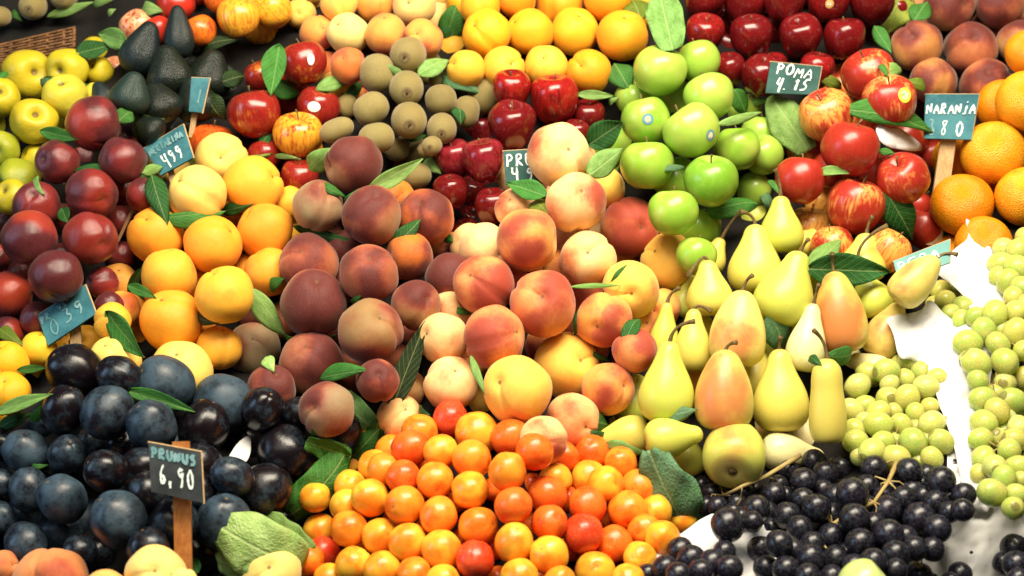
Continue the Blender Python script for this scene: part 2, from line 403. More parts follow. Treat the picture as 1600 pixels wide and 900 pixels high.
pile('cherry_plums', 'cherry', {'o': ('f29428', 0), 'y': ('f6b432', 0), 'r': ('da4a26', 0), 'd': ('ea6e20', 0)}, """
704 654 26 26 r;745 668 38 28 y;655 675 28 26 o;642 700 28 28 d;612 704 22 22 o;689 706 25 24 y;737 717 31 28 o;797 684 29 27 d;835 706 29 28 d
793 737 30 29 o;585 728 23 22 y;600 733 23 22 o;630 746 26 24 d;680 750 28 27 o;734 766 29 29 y;547 760 20 20 y;578 778 30 27 y;632 789 30 31 o
685 806 29 30 o;802 790 29 28 d;541 790 17 16 y;500 828 21 21 y;545 826 26 28 o;594 838 26 29 y;637 847 28 32 y;747 822 31 31 o;803 848 32 31 y
505 866 23 28 r;552 882 27 27 y;690 859 32 31 y;597 890 28 28 y;742 875 31 31 r;648 897 25 24 o;480 875 16 20 o;515 902 20 16 y;692 910 26 26 y
812 903 32 30 y;868 750 25 22 y;856 773 30 28 d;858 817 29 25 d;858 867 31 31 y;911 834 32 32 r;917 790 31 28 d;960 850 27 32 d;980 797 28 33 o
925 708 27 25 d;946 757 30 26 y;920 742 26 21 y;998 762 28 27 o;970 724 21 19 o;1025 800 17 22 y;1035 840 25 24 y;1000 872 24 23 y;930 887 33 27 y
982 906 22 20 y;880 715 22 22 d;1007 828 18 25 o;875 910 22 22 o;765 700 18 18 d b2;712 785 16 16 d b2;772 765 18 18 d b2;660 770 16 16 d b2
830 820 18 18 d b2;770 855 20 20 d b2;720 845 18 18 d b2;615 815 18 18 d b2;885 780 20 20 d b2;950 810 22 22 d b2;890 860 20 20 d b2;660 720 18 18 d b2
665 825 16 16 d b2;622 872 18 18 d b2;565 850 18 18 o b2;830 760 20 20 d b2;780 905 20 20 d b2;843 905 18 18 d b2""", (790, 280, .06), -.02)
pile('dark_peaches', 'dark_peach', {'p': ('a07c54', .82), 'b': ('98744a', .78), 'o': ('d8781c', .62), 'g': ('988464', .64), 'r': ('b87048', .90)}, """
552 256 46 42 p;497 322 40 36 g b1;581 337 46 43 p;664 341 42 44 o;482 405 46 38 r;577 428 45 44 r;643 400 32 38 o L b1;702 432 34 38 r L b1
698 385 18 20 o b3;490 467 51 43 r;579 519 50 48 b;650 477 35 40 b L;396 545 36 44 g;486 562 49 42 p;590 595 32 33 r;425 607 37 36 r;510 627 43 30 g
690 455 22 22 r b3;692 492 14 14 r b3;400 487 18 18 g b3;617 302 14 16 o b2;545 440 30 30 r b4;625 560 26 26 r b4;540 390 28 28 p b4;440 500 26 26 r b4""", (560, 190, .06), 0)
pile('light_peaches', 'peach', {'w': ('f4cc8c', .44), 'y': ('f4c254', .26), 'o': ('f0ac50', .62), 'r': ('eca460', .84), 'p': ('f2c484', .60)}, """
872 242 48 46 w;899 317 48 42 w;945 292 26 33 y b2;985 354 41 48 r;824 375 48 47 o;757 388 38 38 w b2;806 325 30 30 w b2;918 406 44 41 p
1045 408 39 46 y b1;985 452 43 43 y;848 474 49 51 r;756 445 48 43 r;944 500 38 46 o;772 527 50 44 r;692 529 37 40 p;703 478 12 12 w b2;886 572 50 50 y
704 600 42 40 w;637 607 28 28 p;624 652 36 32 p;808 609 54 48 y;950 608 41 39 o;895 645 42 30 p;992 548 28 40 r b1;1030 482 28 35 o b3
850 688 38 34 w;735 380 26 28 w b3;795 440 26 26 r b4;870 420 26 26 o b4;730 560 24 24 o b4;850 540 26 26 o b4;920 540 26 26 o b4;1000 510 26 30 o b4""", (850, 210, .07), -.01)
pile('apricots', 'yellow_peach', {'y': ('f6b638', .14), 'o': ('f2a22c', .28), 'l': ('f8d26c', .04), 'r': ('f0ac4c', .45)}, """
347 248 41 37 l;309 303 44 42 l;395 283 45 38 y;244 367 42 43 o;332 382 45 42 o;414 360 44 40 o;264 430 44 39 y;351 461 44 44 y;185 442 26 32 r
190 478 28 22 r b1;268 501 49 44 o;175 502 27 29 y;180 552 40 27 l;282 570 48 36 l;342 544 32 36 y;452 317 22 28 y b1;455 357 16 20 y b3;420 420 38 32 o b1
135 530 16 18 y b2;100 540 14 16 y b3;300 345 24 24 o b4;375 330 22 22 o b4;305 440 22 22 o b4;225 480 22 22 o b3;310 515 22 22 o b4;390 420 22 22 o b4""", (320, 170, .05), 0)
pile('yellow_plums', 'yellow_peach', {'y': ('f0b41c', .06), 'l': ('f4c830', .02)}, "10 560 34 27 y;60 546 29 26 l;12 608 34 26 y;88 552 14 16 y b2;-20 585 20 20 y", None, 0)
pile('nectarines', 'nectarine', {'r': ('7c1c18', .7), 'b': ('a03420', .74), 'd': ('5c1418', .85), 'o': ('c85020', .5)}, """
147 193 44 40 b;90 253 32 36 d;192 250 34 37 d;143 303 41 37 r;57 320 38 34 r;225 305 29 26 r b1;46 372 44 40 b;141 372 44 38 r;88 432 43 38 d
14 462 38 36 b;160 442 24 26 r b1;60 498 25 28 r b1;12 520 27 24 b b1;-6 402 18 24 b b1;170 478 22 22 d b2;192 216 22 22 r b3;110 470 24 24 d b3
190 345 26 26 d b4;100 340 20 24 d b4;10 345 18 22 d b4;95 400 20 20 d b4;30 425 18 18 d b4;190 400 24 24 d b4""", (110, 130, .05), 0)
pile('quinces', 'quince', {'y': ('c4b024', 0), 'g': ('9ca028', 0), 'l': ('d4c440', 0)}, """
42 111 38 32 y;106 108 33 30 y;155 112 22 22 y b1;101 145 35 28 l;53 190 36 34 y;0 152 31 30 y;3 232 27 27 g;148 150 16 16 l b2;28 272 35 24 g
20 305 28 24 y b1;55 247 19 20 y b2;107 195 14 14 y b3;85 170 16 16 g b4""", None, .01, axis=(-.3, .3, .8))
pile('back_apples', 'fuji', {'p': ('f0a878', .45), 'r': ('c83020', .7), 'o': ('e87820', .35), 'y': ('eeb030', .35)}, """
215 42 27 27 p;246 48 24 24 r;275 6 30 28 r;313 48 25 25 o;372 27 33 31 y;345 -4 26 26 o;426 10 30 24 y;400 2 22 22 y b2;178 108 16 20 p b2""", None, .03)
pile('pale_peaches', 'peach', {'y': ('f4c25a', .20), 'o': ('eda048', .55), 'l': ('f4d684', .06), 'd': ('d07030', .7)}, """
530 5 28 27 y;585 5 29 28 o;648 6 34 32 l;497 52 26 28 o b1;544 52 33 30 l;603 54 31 31 o;660 62 31 30 o;545 103 28 27 d;515 100 16 18 d b2
525 138 24 28 y b2;560 158 18 18 o b3;470 20 20 20 y b3""", None, .02)
pile('yellow_peaches', 'yellow_peach', {'y': ('f4b020', .10), 'o': ('f0a01c', .20), 'l': ('f2b83a', .05)}, """
750 10 32 28 y;808 -2 32 28 o;875 0 36 29 o;952 -4 38 38 o;761 53 36 37 y;828 50 34 36 y;898 50 37 36 y;973 56 40 37 o;728 108 30 28 l;787 107 33 32 l
853 104 34 30 l;920 112 35 32 o;725 0 20 20 y b3""", None, .015)
pile('red_apples', 'red_apple', {'r': ('d88a30', .92), 'y': ('e8a030', .5), 'd': ('901818', .7), 'o': ('d86020', .5)}, """
475 98 36 35 r;408 118 23 25 r b1;398 177 40 40 r;497 168 36 32 r b1;466 211 39 37 y;414 242 24 26 r b1;468 276 30 28 r b2;332 226 37 34 o b1;460 240 24 24 r b3;560 120 12 12 r b4""", None, .005, 1)
pile('delicious_low', 'delicious', {'d': ('6c1418', .7), 'r': ('981c18', .55), 'p': ('84202c', .6)}, """
799 140 31 29 r;866 154 37 38 r;800 195 38 36 d;919 183 22 31 d b1;900 208 20 20 d b2;756 250 32 35 p;711 250 26 33 p;704 300 26 28 d b1
769 322 23 32 d;733 300 22 30 d b3;728 362 24 20 d b2;838 215 20 24 d b4;735 345 22 22 d b4""", None, .01, 1)
pile('green_apples', 'green_apple', {'g': ('88b438', 0), 'l': ('9ec048', 0), 'd': ('74a42e', 0)}, """
1031 111 40 41 l;1092 95 34 32 l b1;1108 151 38 38 l;1009 188 39 36 g;1081 204 44 42 l;992 146 17 20 l b2;1152 232 31 40 g b1;1193 238 20 24 l b2
1011 258 39 42 g;1111 283 40 42 d;1052 332 38 38 g;1088 396 23 22 g b2;1188 205 18 20 l b3""", (1070, 110, .06), .0, 1)
pile('delicious_top', 'delicious', {'d': ('701014', .7), 'r': ('8c1818', .6)}, """
1100 -2 32 29 d;1165 0 35 30 d;1225 3 33 30 d;1295 2 34 32 r;1363 2 36 35 d;1101 52 31 29 r;1174 57 32 34 d;1251 57 32 34 d;1320 60 31 33 d
1140 108 22 28 d;1190 118 29 33 d;1276 110 28 27 r;1207 106 22 20 r b2;1130 25 20 20 d b4;1400 15 20 20 d b4""", None, .02, 1)
pile('brown_peaches', 'dark_peach', {'b': ('b89058', .70), 'r': ('c07c4c', .84), 'o': ('c08c48', .70)}, """
1483 8 40 36 b;1562 4 39 36 r;1432 72 40 36 o;1516 72 41 35 r;1592 66 32 34 b;1458 127 37 33 o;1541 132 41 36 r""", None, .02)
pile('oranges', 'orange', {'o': ('f09a10', 0), 'y': ('f4ae20', 0)}, """
1606 82 34 34 o;1565 164 35 42 o b1;1604 158 46 46 y;1552 240 49 49 y;1503 320 47 47 o;1602 307 45 45 y;1537 382 43 43 o;1492 242 22 24 o b2;1570 285 20 20 o b4""", None, -.01)
pile('striped_apples', 'fuji', {'r': ('e89850', .78), 'o': ('f0a04c', .58), 'd': ('b04028', 1.1), 'y': ('f0b050', .4)}, """
1358 112 42 36 r;1390 153 42 36 r;1291 180 41 41 o;1328 232 46 42 d;1250 281 36 40 d;1337 321 46 43 r;1411 279 40 41 r;1458 242 22 28 d b2;1264 358 36 36 y b2
1388 392 34 34 o b2;1300 384 32 32 o b2;1440 355 22 26 d b2;1300 260 22 22 d b4;1385 330 20 24 d b4""", (1340, 120, .04), .0, 1)
pile('front_peaches', 'peach', {'r': ('e09058', .6), 'y': ('f4d87c', .04), 'o': ('eeb060', .3)}, """
79 900 58 44 r;4 885 17 32 r;242 895 48 40 y;165 915 34 24 o;420 890 50 42 y;287 906 22 18 y""", None, -.05)

pile('front_green', 'green_apple', {'p': ('b4c47c', 0)}, '1350 918 44 40 p', None, -.06)
# fruit with an axis: tip x y, bottom x y, half width, colour, depth push (m), stem end x y or None
AXIS = []
def axis(key, kind, s, mat_pal):
    AXIS.append((key, kind, s, mat_pal))
PP = {'y': ('dece5e', .10), 'g': ('c6cc56', .08), 'l': ('f0e6a8', .05), 'b': ('c8c85c', .62), 'r': ('d8c860', .88), 'o': ('e4d070', .64)}
axis('pears', 'pear', """
1220 306 1221 395 35 g .0 1211 264;1180 350 1180 458 43 y .0 1158 331;1250 392 1212 506 47 g -.03 1263 374;1160 453 1148 572 44 o -.04 1176 430
1133 546 1130 672 46 r -.06 1151 535;1044 533 1040 660 44 g -.05 1086 502;1084 482 1082 580 30 y .02 1112 486;1043 472 1034 566 24 g .04 1062 450
1215 545 1223 674 45 y -.06 1220 526;1272 474 1253 580 31 l -.01 1280 444;1302 424 1320 550 41 r -.01 1300 396;1352 364 1345 440 38 y .02 1364 338
1465 402 1400 470 31 o -.05 1496 398;1406 474 1366 556 30 o .01 None;1345 425 1374 492 32 g .03 1387 352;1330 556 1382 590 28 l -.02 None
1107 406 1110 494 37 y .02 1074 432;1128 372 1102 425 24 y .04 1160 328;1086 428 1058 494 20 g .05 None;1278 362 1238 392 24 y .03 1262 380
925 690 1014 676 32 y -.04 None;1098 676 1008 692 34 g -.05 None;1152 664 1144 738 50 b -.07 None;1288 712 1190 704 31 l -.05 None;1000 585 980 660 32 g -.01 None
1395 440 1420 470 20 y .03 None""", PP)
axis('long_pear', 'pear_long', "1293 560 1293 692 29 y -.07 1271 516", PP)
axis('avocados', 'avocado', """
238 34 208 116 32 a 0 None;277 8 281 92 24 a -.01 None;212 112 197 178 32 g -.02 None;150 128 170 168 20 a 0 None;258 70 270 150 36 d .0 None
338 78 318 150 36 d .02 None;236 130 262 190 34 d .01 None;296 120 316 190 34 d .01 None;356 100 352 160 26 d .04 None;215 188 252 214 24 d .03 None""",
     {'a': ('141c24', 0), 'g': ('203430', 0), 'd': ('0c100e', 0)})
axis('kiwis', 'kiwi', """
590 84 590 144 28 k .01 None;556 186 604 154 25 k -.01 None;532 182 552 150 17 k .02 None;500 214 552 192 18 k -.02 None;560 222 616 210 24 k -.02 None
733 150 724 200 21 d .02 None;686 132 692 180 25 d .0 None;676 112 692 138 14 k .03 None;628 280 674 270 20 d .03 None;652 236 694 230 14 k .02 None;600 235 640 232 18 d .05 None""",
     {'k': ('8c8046', 0), 'd': ('746832', 0)})
KEND = "638 86 27 29;635 138 28 26;639 188 29 27;690 201 24 23;675 228 16 15;52 10 23 19;0 26 16 16;100 -6 26 16"

GREEN_A = """1340 603 18;1385 580 19;1356 583 16;1415 592 14;1447 605 18;1388 622 18;1417 622 19;1330 642 18;1350 637 18;1373 645 17;1396 645 14;1453 637 15
1456 662 19;1373 664 20;1408 663 15;1432 668 13;1336 672 16;1427 692 21;1395 690 14;1363 706 20;1337 690 18;1400 716 20;1471 690 18;1456 716 16;1480 664 12
1440 582 16;1420 566 15;1464 590 14;1345 714 14;1437 722 14;1390 600 14;1430 645 14;1350 660 14;1380 690 16;1445 690 14;1405 570 13"""
GREEN_B = """1525 567 21;1570 565 20;1512 536 20;1537 516 18;1559 538 17;1588 520 20;1570 599 17;1536 624 20;1583 628 21;1558 642 18;1537 661 20;1575 655 14
1592 668 17;1528 594 15;1532 686 17;1558 686 16;1586 688 17;1577 703 17;1537 716 18;1554 729 18;1592 730 18;1569 748 18;1550 770 21;1589 772 15;1583 794 17
1545 595 13;1556 615 13;1600 590 16;1555 490 19;1588 488 18;1525 495 15;1600 548 16;1545 650 14;1570 675 14;1515 560 14;1595 752 14;1530 740 13;1565 515 14;1600 650 14;1570 775 14"""
GREEN_C = """1570 390 17;1592 392 18;1566 414 19;1592 420 20;1576 441 18;1596 450 18;1584 464 15;1560 432 14;1600 475 14;1602 370 14;1580 404 12"""
GREEN_D = """1478 470 16;1505 480 16;1470 454 15;1490 452 15;1502 500 14;1462 476 13;1486 490 14;1515 468 13"""
BLACK_A = """1366 732 19;1420 737 20;1470 752 22;1488 733 18;1506 773 17;1504 797 16;1462 785 18;1437 810 24;1465 826 20;1386 797 21;1412 779 18;1425 767 16
1332 772 24;1307 776 19;1355 760 17;1256 752 19;1290 740 19;1312 733 19;1272 721 17;1234 736 15;1276 794 21;1335 810 22;1250 826 19;1230 806 20;1217 850 20
1299 838 19;1344 848 21;1389 835 22;1306 872 19;1267 872 20;1228 890 20;1429 857 18;1400 866 20;1457 858 17;1365 878 20;1335 885 18;1210 772 16;1217 757 13
1228 775 13;1448 742 15;1484 800 15;1442 775 14;1480 775 14;1380 775 14;1300 805 18;1365 820 18;1270 850 18;1325 865 16;1240 860 16;1415 840 18;1286 765 14
1355 790 15;1255 780 16;1262 900 18;1300 902 18;1400 890 16;1365 850 16;1430 830 15;1320 825 15;1440 757 12;1395 760 12;1485 762 12"""
BLACK_B = """1096 757 12;1112 771 14;1121 791 14;1137 820 25;1182 795 20;1152 786 13;1132 757 10;1195 772 12;1165 770 12;1140 772 11;1104 790 13;1160 808 14
1200 800 15;1205 825 14;1178 765 10;1145 800 12;1175 815 15"""
BLACK_C = """1063 860 19;1080 874 21;1040 888 19;1012 897 14;1132 862 16;1113 880 20;1143 850 13;1140 888 19;1095 893 18;1060 898 18"""
BLACK_D = """1576 830 17;1569 844 18;1552 866 17;1585 856 20;1588 882 20;1570 880 17;1597 835 14;1592 905 16"""
BLACK_E = """1437 899 18;1468 899 16;1500 897 17;1452 908 14;1485 910 14"""

# ------------------------------------------------------------------ collect all bodies, then settle their distances so that nothing interpenetrates
bodies = []      # dict(key, kind, spheres [(x,y,r)], z, ...)
def ridge_off(x, ridge):
    return -ridge[2] * max(0, 1 - abs(x - ridge[0]) / ridge[1]) if ridge else 0
for key, kind, pal, items, ridge, off, stem, axd in PILES:
    for it in items.replace('\n', ';').split(';'):
        p = it.split()
        if not p: continue
        x, y, rx, ry = map(float, p[:4]); c = p[4]; b = 0.0; side = None
        for e in p[5:]:
            if e in 'LR': side = e
            elif e[0] == 'b': b = float(e[1:]) * .016
        rx *= 1.035; ry *= 1.035
        r = (rx + ry) / 2
        if ry < .86 * rx: r = rx * .98; y = y - ry + r; b += .008
        elif rx < .86 * ry:
            r = ry * .95; b += .008
            if side == 'L': x = x + rx - r
            elif side == 'R': x = x - rx + r
            else: r = (rx + ry) / 2
        if kind == 'cherry' and b < .02: r = .55 * max(r, 23) + .45 * 29.5
        z = plane_z(x, y) + ridge_off(x, ridge) + off + b
        bodies.append(dict(t='S', key=key, kind=kind, sp=[(x, y, r)], z=z, pal=pal[c], c=c, stem=stem, axd=axd, b=b))
for key, kind, s, pal in AXIS:
    for it in s.replace('\n', ';').split(';'):
        p = it.split()
        if not p: continue
        tx, ty, bx, by, hw = map(float, p[:5]); c = p[5]; dz = float(p[6])
        st = None if p[7] == 'None' else (float(p[7]), float(p[8]))
        k = .30 if kind in ('pear', 'pear_long') else (.38 if kind == 'avocado' else .5)
        mx, my = bx + (tx - bx) * k, by + (ty - by) * k
        nx, ny = bx + (tx - bx) * .78, by + (ty - by) * .78
        sp = [(mx, my, hw * .98)]
        if kind != 'kiwi': sp.append((nx, ny, hw * (.50 if kind != 'pear_long' else .85)))
        bodies.append(dict(t='A', key=key, kind=kind, sp=sp, z=plane_z(mx, my) + dz, tip=(tx, ty), bot=(bx, by), hw=hw, pal=pal[c], c=c, st=st, tdz=.075 if c == 'b' and kind == 'pear' else 0))
for it in KEND.split(';'):
    x, y, rx, ry = map(float, it.split())
    bodies.append(dict(t='K', key='kiwis' if x > 200 else 'basket_kiwis', kind='kiwi', sp=[(x, y, (rx + ry) / 2)], z=plane_z(x, y) - .01 + (.05 if x < 200 else 0), pal=('867a40', 0), rx=rx, ry=ry))
for key, kind, s, off in (('ga', 'green_grape', GREEN_A, -.045), ('gb', 'green_grape', GREEN_B, -.045), ('gc', 'green_grape', GREEN_C, -.03), ('gd', 'green_grape', GREEN_D, -.03),
                          ('ba', 'black_grape', BLACK_A, -.055), ('bb', 'black_grape', BLACK_B, -.05), ('bc', 'black_grape', BLACK_C, -.05), ('bd', 'black_grape', BLACK_D, -.04), ('be', 'black_grape', BLACK_E, -.05)):
    for it in s.replace('\n', ';').split(';'):
        x, y, r = map(float, it.split()); r = r * .95 + (2.2 if kind[0] == 'g' else 3.2)
        bodies.append(dict(t='G', key=key, kind=kind, sp=[(x, y, r)], z=plane_z(x, y) + off + (21 - r) * .0025))

med = {}
for b in bodies:
    if b['t'] == 'S': med.setdefault(b['key'], []).append(b['sp'][0][2])
med = {k: float(np.median(q)) for k, q in med.items()}
for b in bodies:
    if b['t'] == 'S' and b['b'] >= .015 and b['kind'] != 'cherry':
        x, y, r = b['sp'][0]
        if r < .82 * med[b['key']]: b['sp'][0] = (x, y + (.82 * med[b['key']] - r) * .5, .82 * med[b['key']]); b['z'] += .012
own, SX, SY, SR = [], [], [], []
for i, b in enumerate(bodies):
    for x, y, r in b['sp']: own.append(i); SX.append(x); SY.append(y); SR.append(r)
own = np.array(own); SX = np.array(SX); SY = np.array(SY); SR = np.array(SR)
Z0 = np.array([b['z'] for b in bodies]); Zb = Z0.copy()
U = (SX - 800) / F_PX; V = (450 - SY) / F_PX
cand = (np.hypot(SX[:, None] - SX[None], SY[:, None] - SY[None]) < (SR[:, None] + SR[None]) * 1.05) & (own[:, None] < own[None])
I, J = np.nonzero(cand)
front = np.where(Z0[own[I]] - 2e-4 * SY[I] <= Z0[own[J]] - 2e-4 * SY[J], 1.0, -1.0)
for itn in range(260):
    z = Zb[own]; P = np.stack([U * z, V * z, z], 1); Rr = SR * z / F_PX
    d = P[I] - P[J]; lat2 = d[:, 0] ** 2 + d[:, 1] ** 2
    need = np.sqrt(np.maximum(0, ((Rr[I] + Rr[J]) * .965) ** 2 - lat2))
    gap = (P[J][:, 2] - P[I][:, 2]) * front           # positive when ordered as wanted
    viol = np.maximum(0, np.minimum(need - gap, .05)) * (need > 0)
    cor = np.zeros(len(bodies)); cnt = np.zeros(len(bodies))
    np.add.at(cor, own[I], -front * viol * .5); np.add.at(cor, own[J], front * viol * .5)
    np.add.at(cnt, own[I], viol > 0); np.add.at(cnt, own[J], viol > 0)
    Zb += cor / np.maximum(1, cnt) * 1.2
    Zb += (Z0 - Zb) * .012 * (1 if itn < 200 else 0)
for i, b in enumerate(bodies): b['z'] = float(Zb[i])
# fruit deeper in the heaps, seen through the gaps between the front ones
GX, GY = np.meshgrid(np.arange(-18, 1622, 5.0), np.arange(-18, 922, 5.0)); GX = GX.ravel(); GY = GY.ravel()
sd = np.full(GX.shape, 1e9); who = np.zeros(GX.shape, int); kd = {}
for i in range(len(SX)):
    d = np.hypot(GX - SX[i], GY - SY[i]) - SR[i]; k = d < sd; sd[k] = d[k]; who[k] = i
    kk = bodies[own[i]]['key']; kd[kk] = np.minimum(kd.get(kk, 1e9), d)
nox = ((GX > 1095) & (GX < 1180) & (GY > 310) & (GY < 400)) | ((GX > 1452) & (GX < 1520) & (GY > 480) & (GY < 780)) | ((GX > 1262) & (GX < 1325) & (GY > 685) & (GY < 725)) | ((GX < 250) & (GY < 80)) | ((GX < 145) & (GY < 100)) | ((GX > 335) & (GX < 445) & (GY > 50) & (GY < 135)) | ((GX > 335) & (GX < 375) & (GY > 60) & (GY < 190)) | ((GX > 1435) & (GX < 1535) & (GY > 140) & (GY < 225)) | ((GX > 1190) & (GX < 1290) & (GY > 90) & (GY < 150)) | ((GX > 435) & (GX < 478) & (GY < 75)) | ((GX > 1440) & (GX < 1500) & (GY > 330) & (GY < 400)) | ((GX > 925) & (GX < 990) & (GY > 75) & (GY < 190)) | ((GX > 1000) & (GX < 1075) & (GY < 75)) | ((GX > 1380) & (GX < 1425) & (GY < 60)) | ((GX > 1195) & (GX < 1260) & (GY > 140) & (GY < 240)) | ((GX > 1375) & (GX < 1480) & (GY > 470) & (GY < 560))
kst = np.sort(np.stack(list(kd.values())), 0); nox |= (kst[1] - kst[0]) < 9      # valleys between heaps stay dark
lSX, lSY, lSR, lSZ, lown = list(SX), list(SY), list(SR), list(Zb[own]), list(own)
for n in range(260):
    isg = np.array([b['t'] == 'G' for b in bodies])[np.array(lown)][who]
    ok = (GY < 890) & (sd > 5) & (sd < np.where(isg, 9, 34)) & ~nox
    if not ok.any(): break
    k = int(np.argmax(np.where(ok, sd, -1))); src = bodies[lown[who[k]]]
    x, y = GX[k], GY[k]; r = max(lSR[who[k]] * .9, 13)
    if src['t'] != 'G': r = min(max(r, 24), 40) if src['kind'] != 'cherry' else 24
    aX, aY, aR, aZ = map(np.array, (lSX, lSY, lSR, lSZ)); lat = np.hypot(aX - x, aY - y)
    m = lat < (aR + r); Rm = aZ / F_PX
    if m.any():
        lt = lat[m] * Rm[m]; z = float((aZ[m] + np.sqrt(np.maximum(0, ((aR[m] + r) * Rm[m] * .96) ** 2 - lt ** 2))).max())
        z = min(z + .012, plane_z(x, y) + .14)
    else: z = float(aZ[who[k]] + .03)
    b = dict(src); b['z'] = z; b['b'] = .05; b['fill'] = True
    if b['key'] == 'long_pear': b['key'] = 'pears'; b['kind'] = 'pear'
    if src['t'] == 'A':
        rr = r; b['hw'] = rr; b['tip'] = (x + random.uniform(-.4, .4) * rr, y - 1.5 * rr); b['bot'] = (x + random.uniform(-.2, .2) * rr, y + .9 * rr); b['st'] = None
    elif src['t'] == 'K': b['rx'] = b['ry'] = r
    b['sp'] = [(float(x), float(y), float(r))]
    bodies.append(b); lSX.append(x); lSY.append(y); lSR.append(r); lSZ.append(z); lown.append(len(bodies) - 1)
    d = np.hypot(GX - x, GY - y) - r; q = d < sd; sd[q] = d[q]; who[q] = len(lSX) - 1
print('fillers', n)
SX, SY, SR, own = np.array(lSX), np.array(lSY), np.array(lSR), np.array(lown)
Zb = np.array([b['z'] for b in bodies])
nfront = len(Z0)
SZ = Zb[own]; SRm = SR * SZ / F_PX
FRONT = (own < nfront).astype(float)
def local(px, py, k, sig=38.0, allf=False):    # neighbourhood depth, k fruit radii behind the centres
    wgt = (1.0 if allf else FRONT) * np.exp(-((SX - px) ** 2 + (SY - py) ** 2) / (2 * sig ** 2)) * (SR / 30) ** 2 + 1e-9
    return float((wgt * (SZ + k * SRm)).sum() / wgt.sum())

# ------------------------------------------------------------------ display bank under the heaps
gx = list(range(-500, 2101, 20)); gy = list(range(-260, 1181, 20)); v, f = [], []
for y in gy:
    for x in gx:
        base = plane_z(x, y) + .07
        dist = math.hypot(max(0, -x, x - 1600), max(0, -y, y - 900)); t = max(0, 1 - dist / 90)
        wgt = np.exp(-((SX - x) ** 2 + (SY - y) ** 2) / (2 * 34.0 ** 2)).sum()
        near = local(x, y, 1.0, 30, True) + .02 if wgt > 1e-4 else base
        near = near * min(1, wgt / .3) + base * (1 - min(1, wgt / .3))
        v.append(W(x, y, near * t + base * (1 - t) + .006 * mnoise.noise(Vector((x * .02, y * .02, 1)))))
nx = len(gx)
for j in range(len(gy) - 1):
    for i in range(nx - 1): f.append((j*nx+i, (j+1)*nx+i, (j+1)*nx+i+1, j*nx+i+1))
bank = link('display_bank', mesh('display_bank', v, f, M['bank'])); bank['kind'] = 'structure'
bank['label'] = 'sloping bank under the fruit, coloured near black as gap shade'

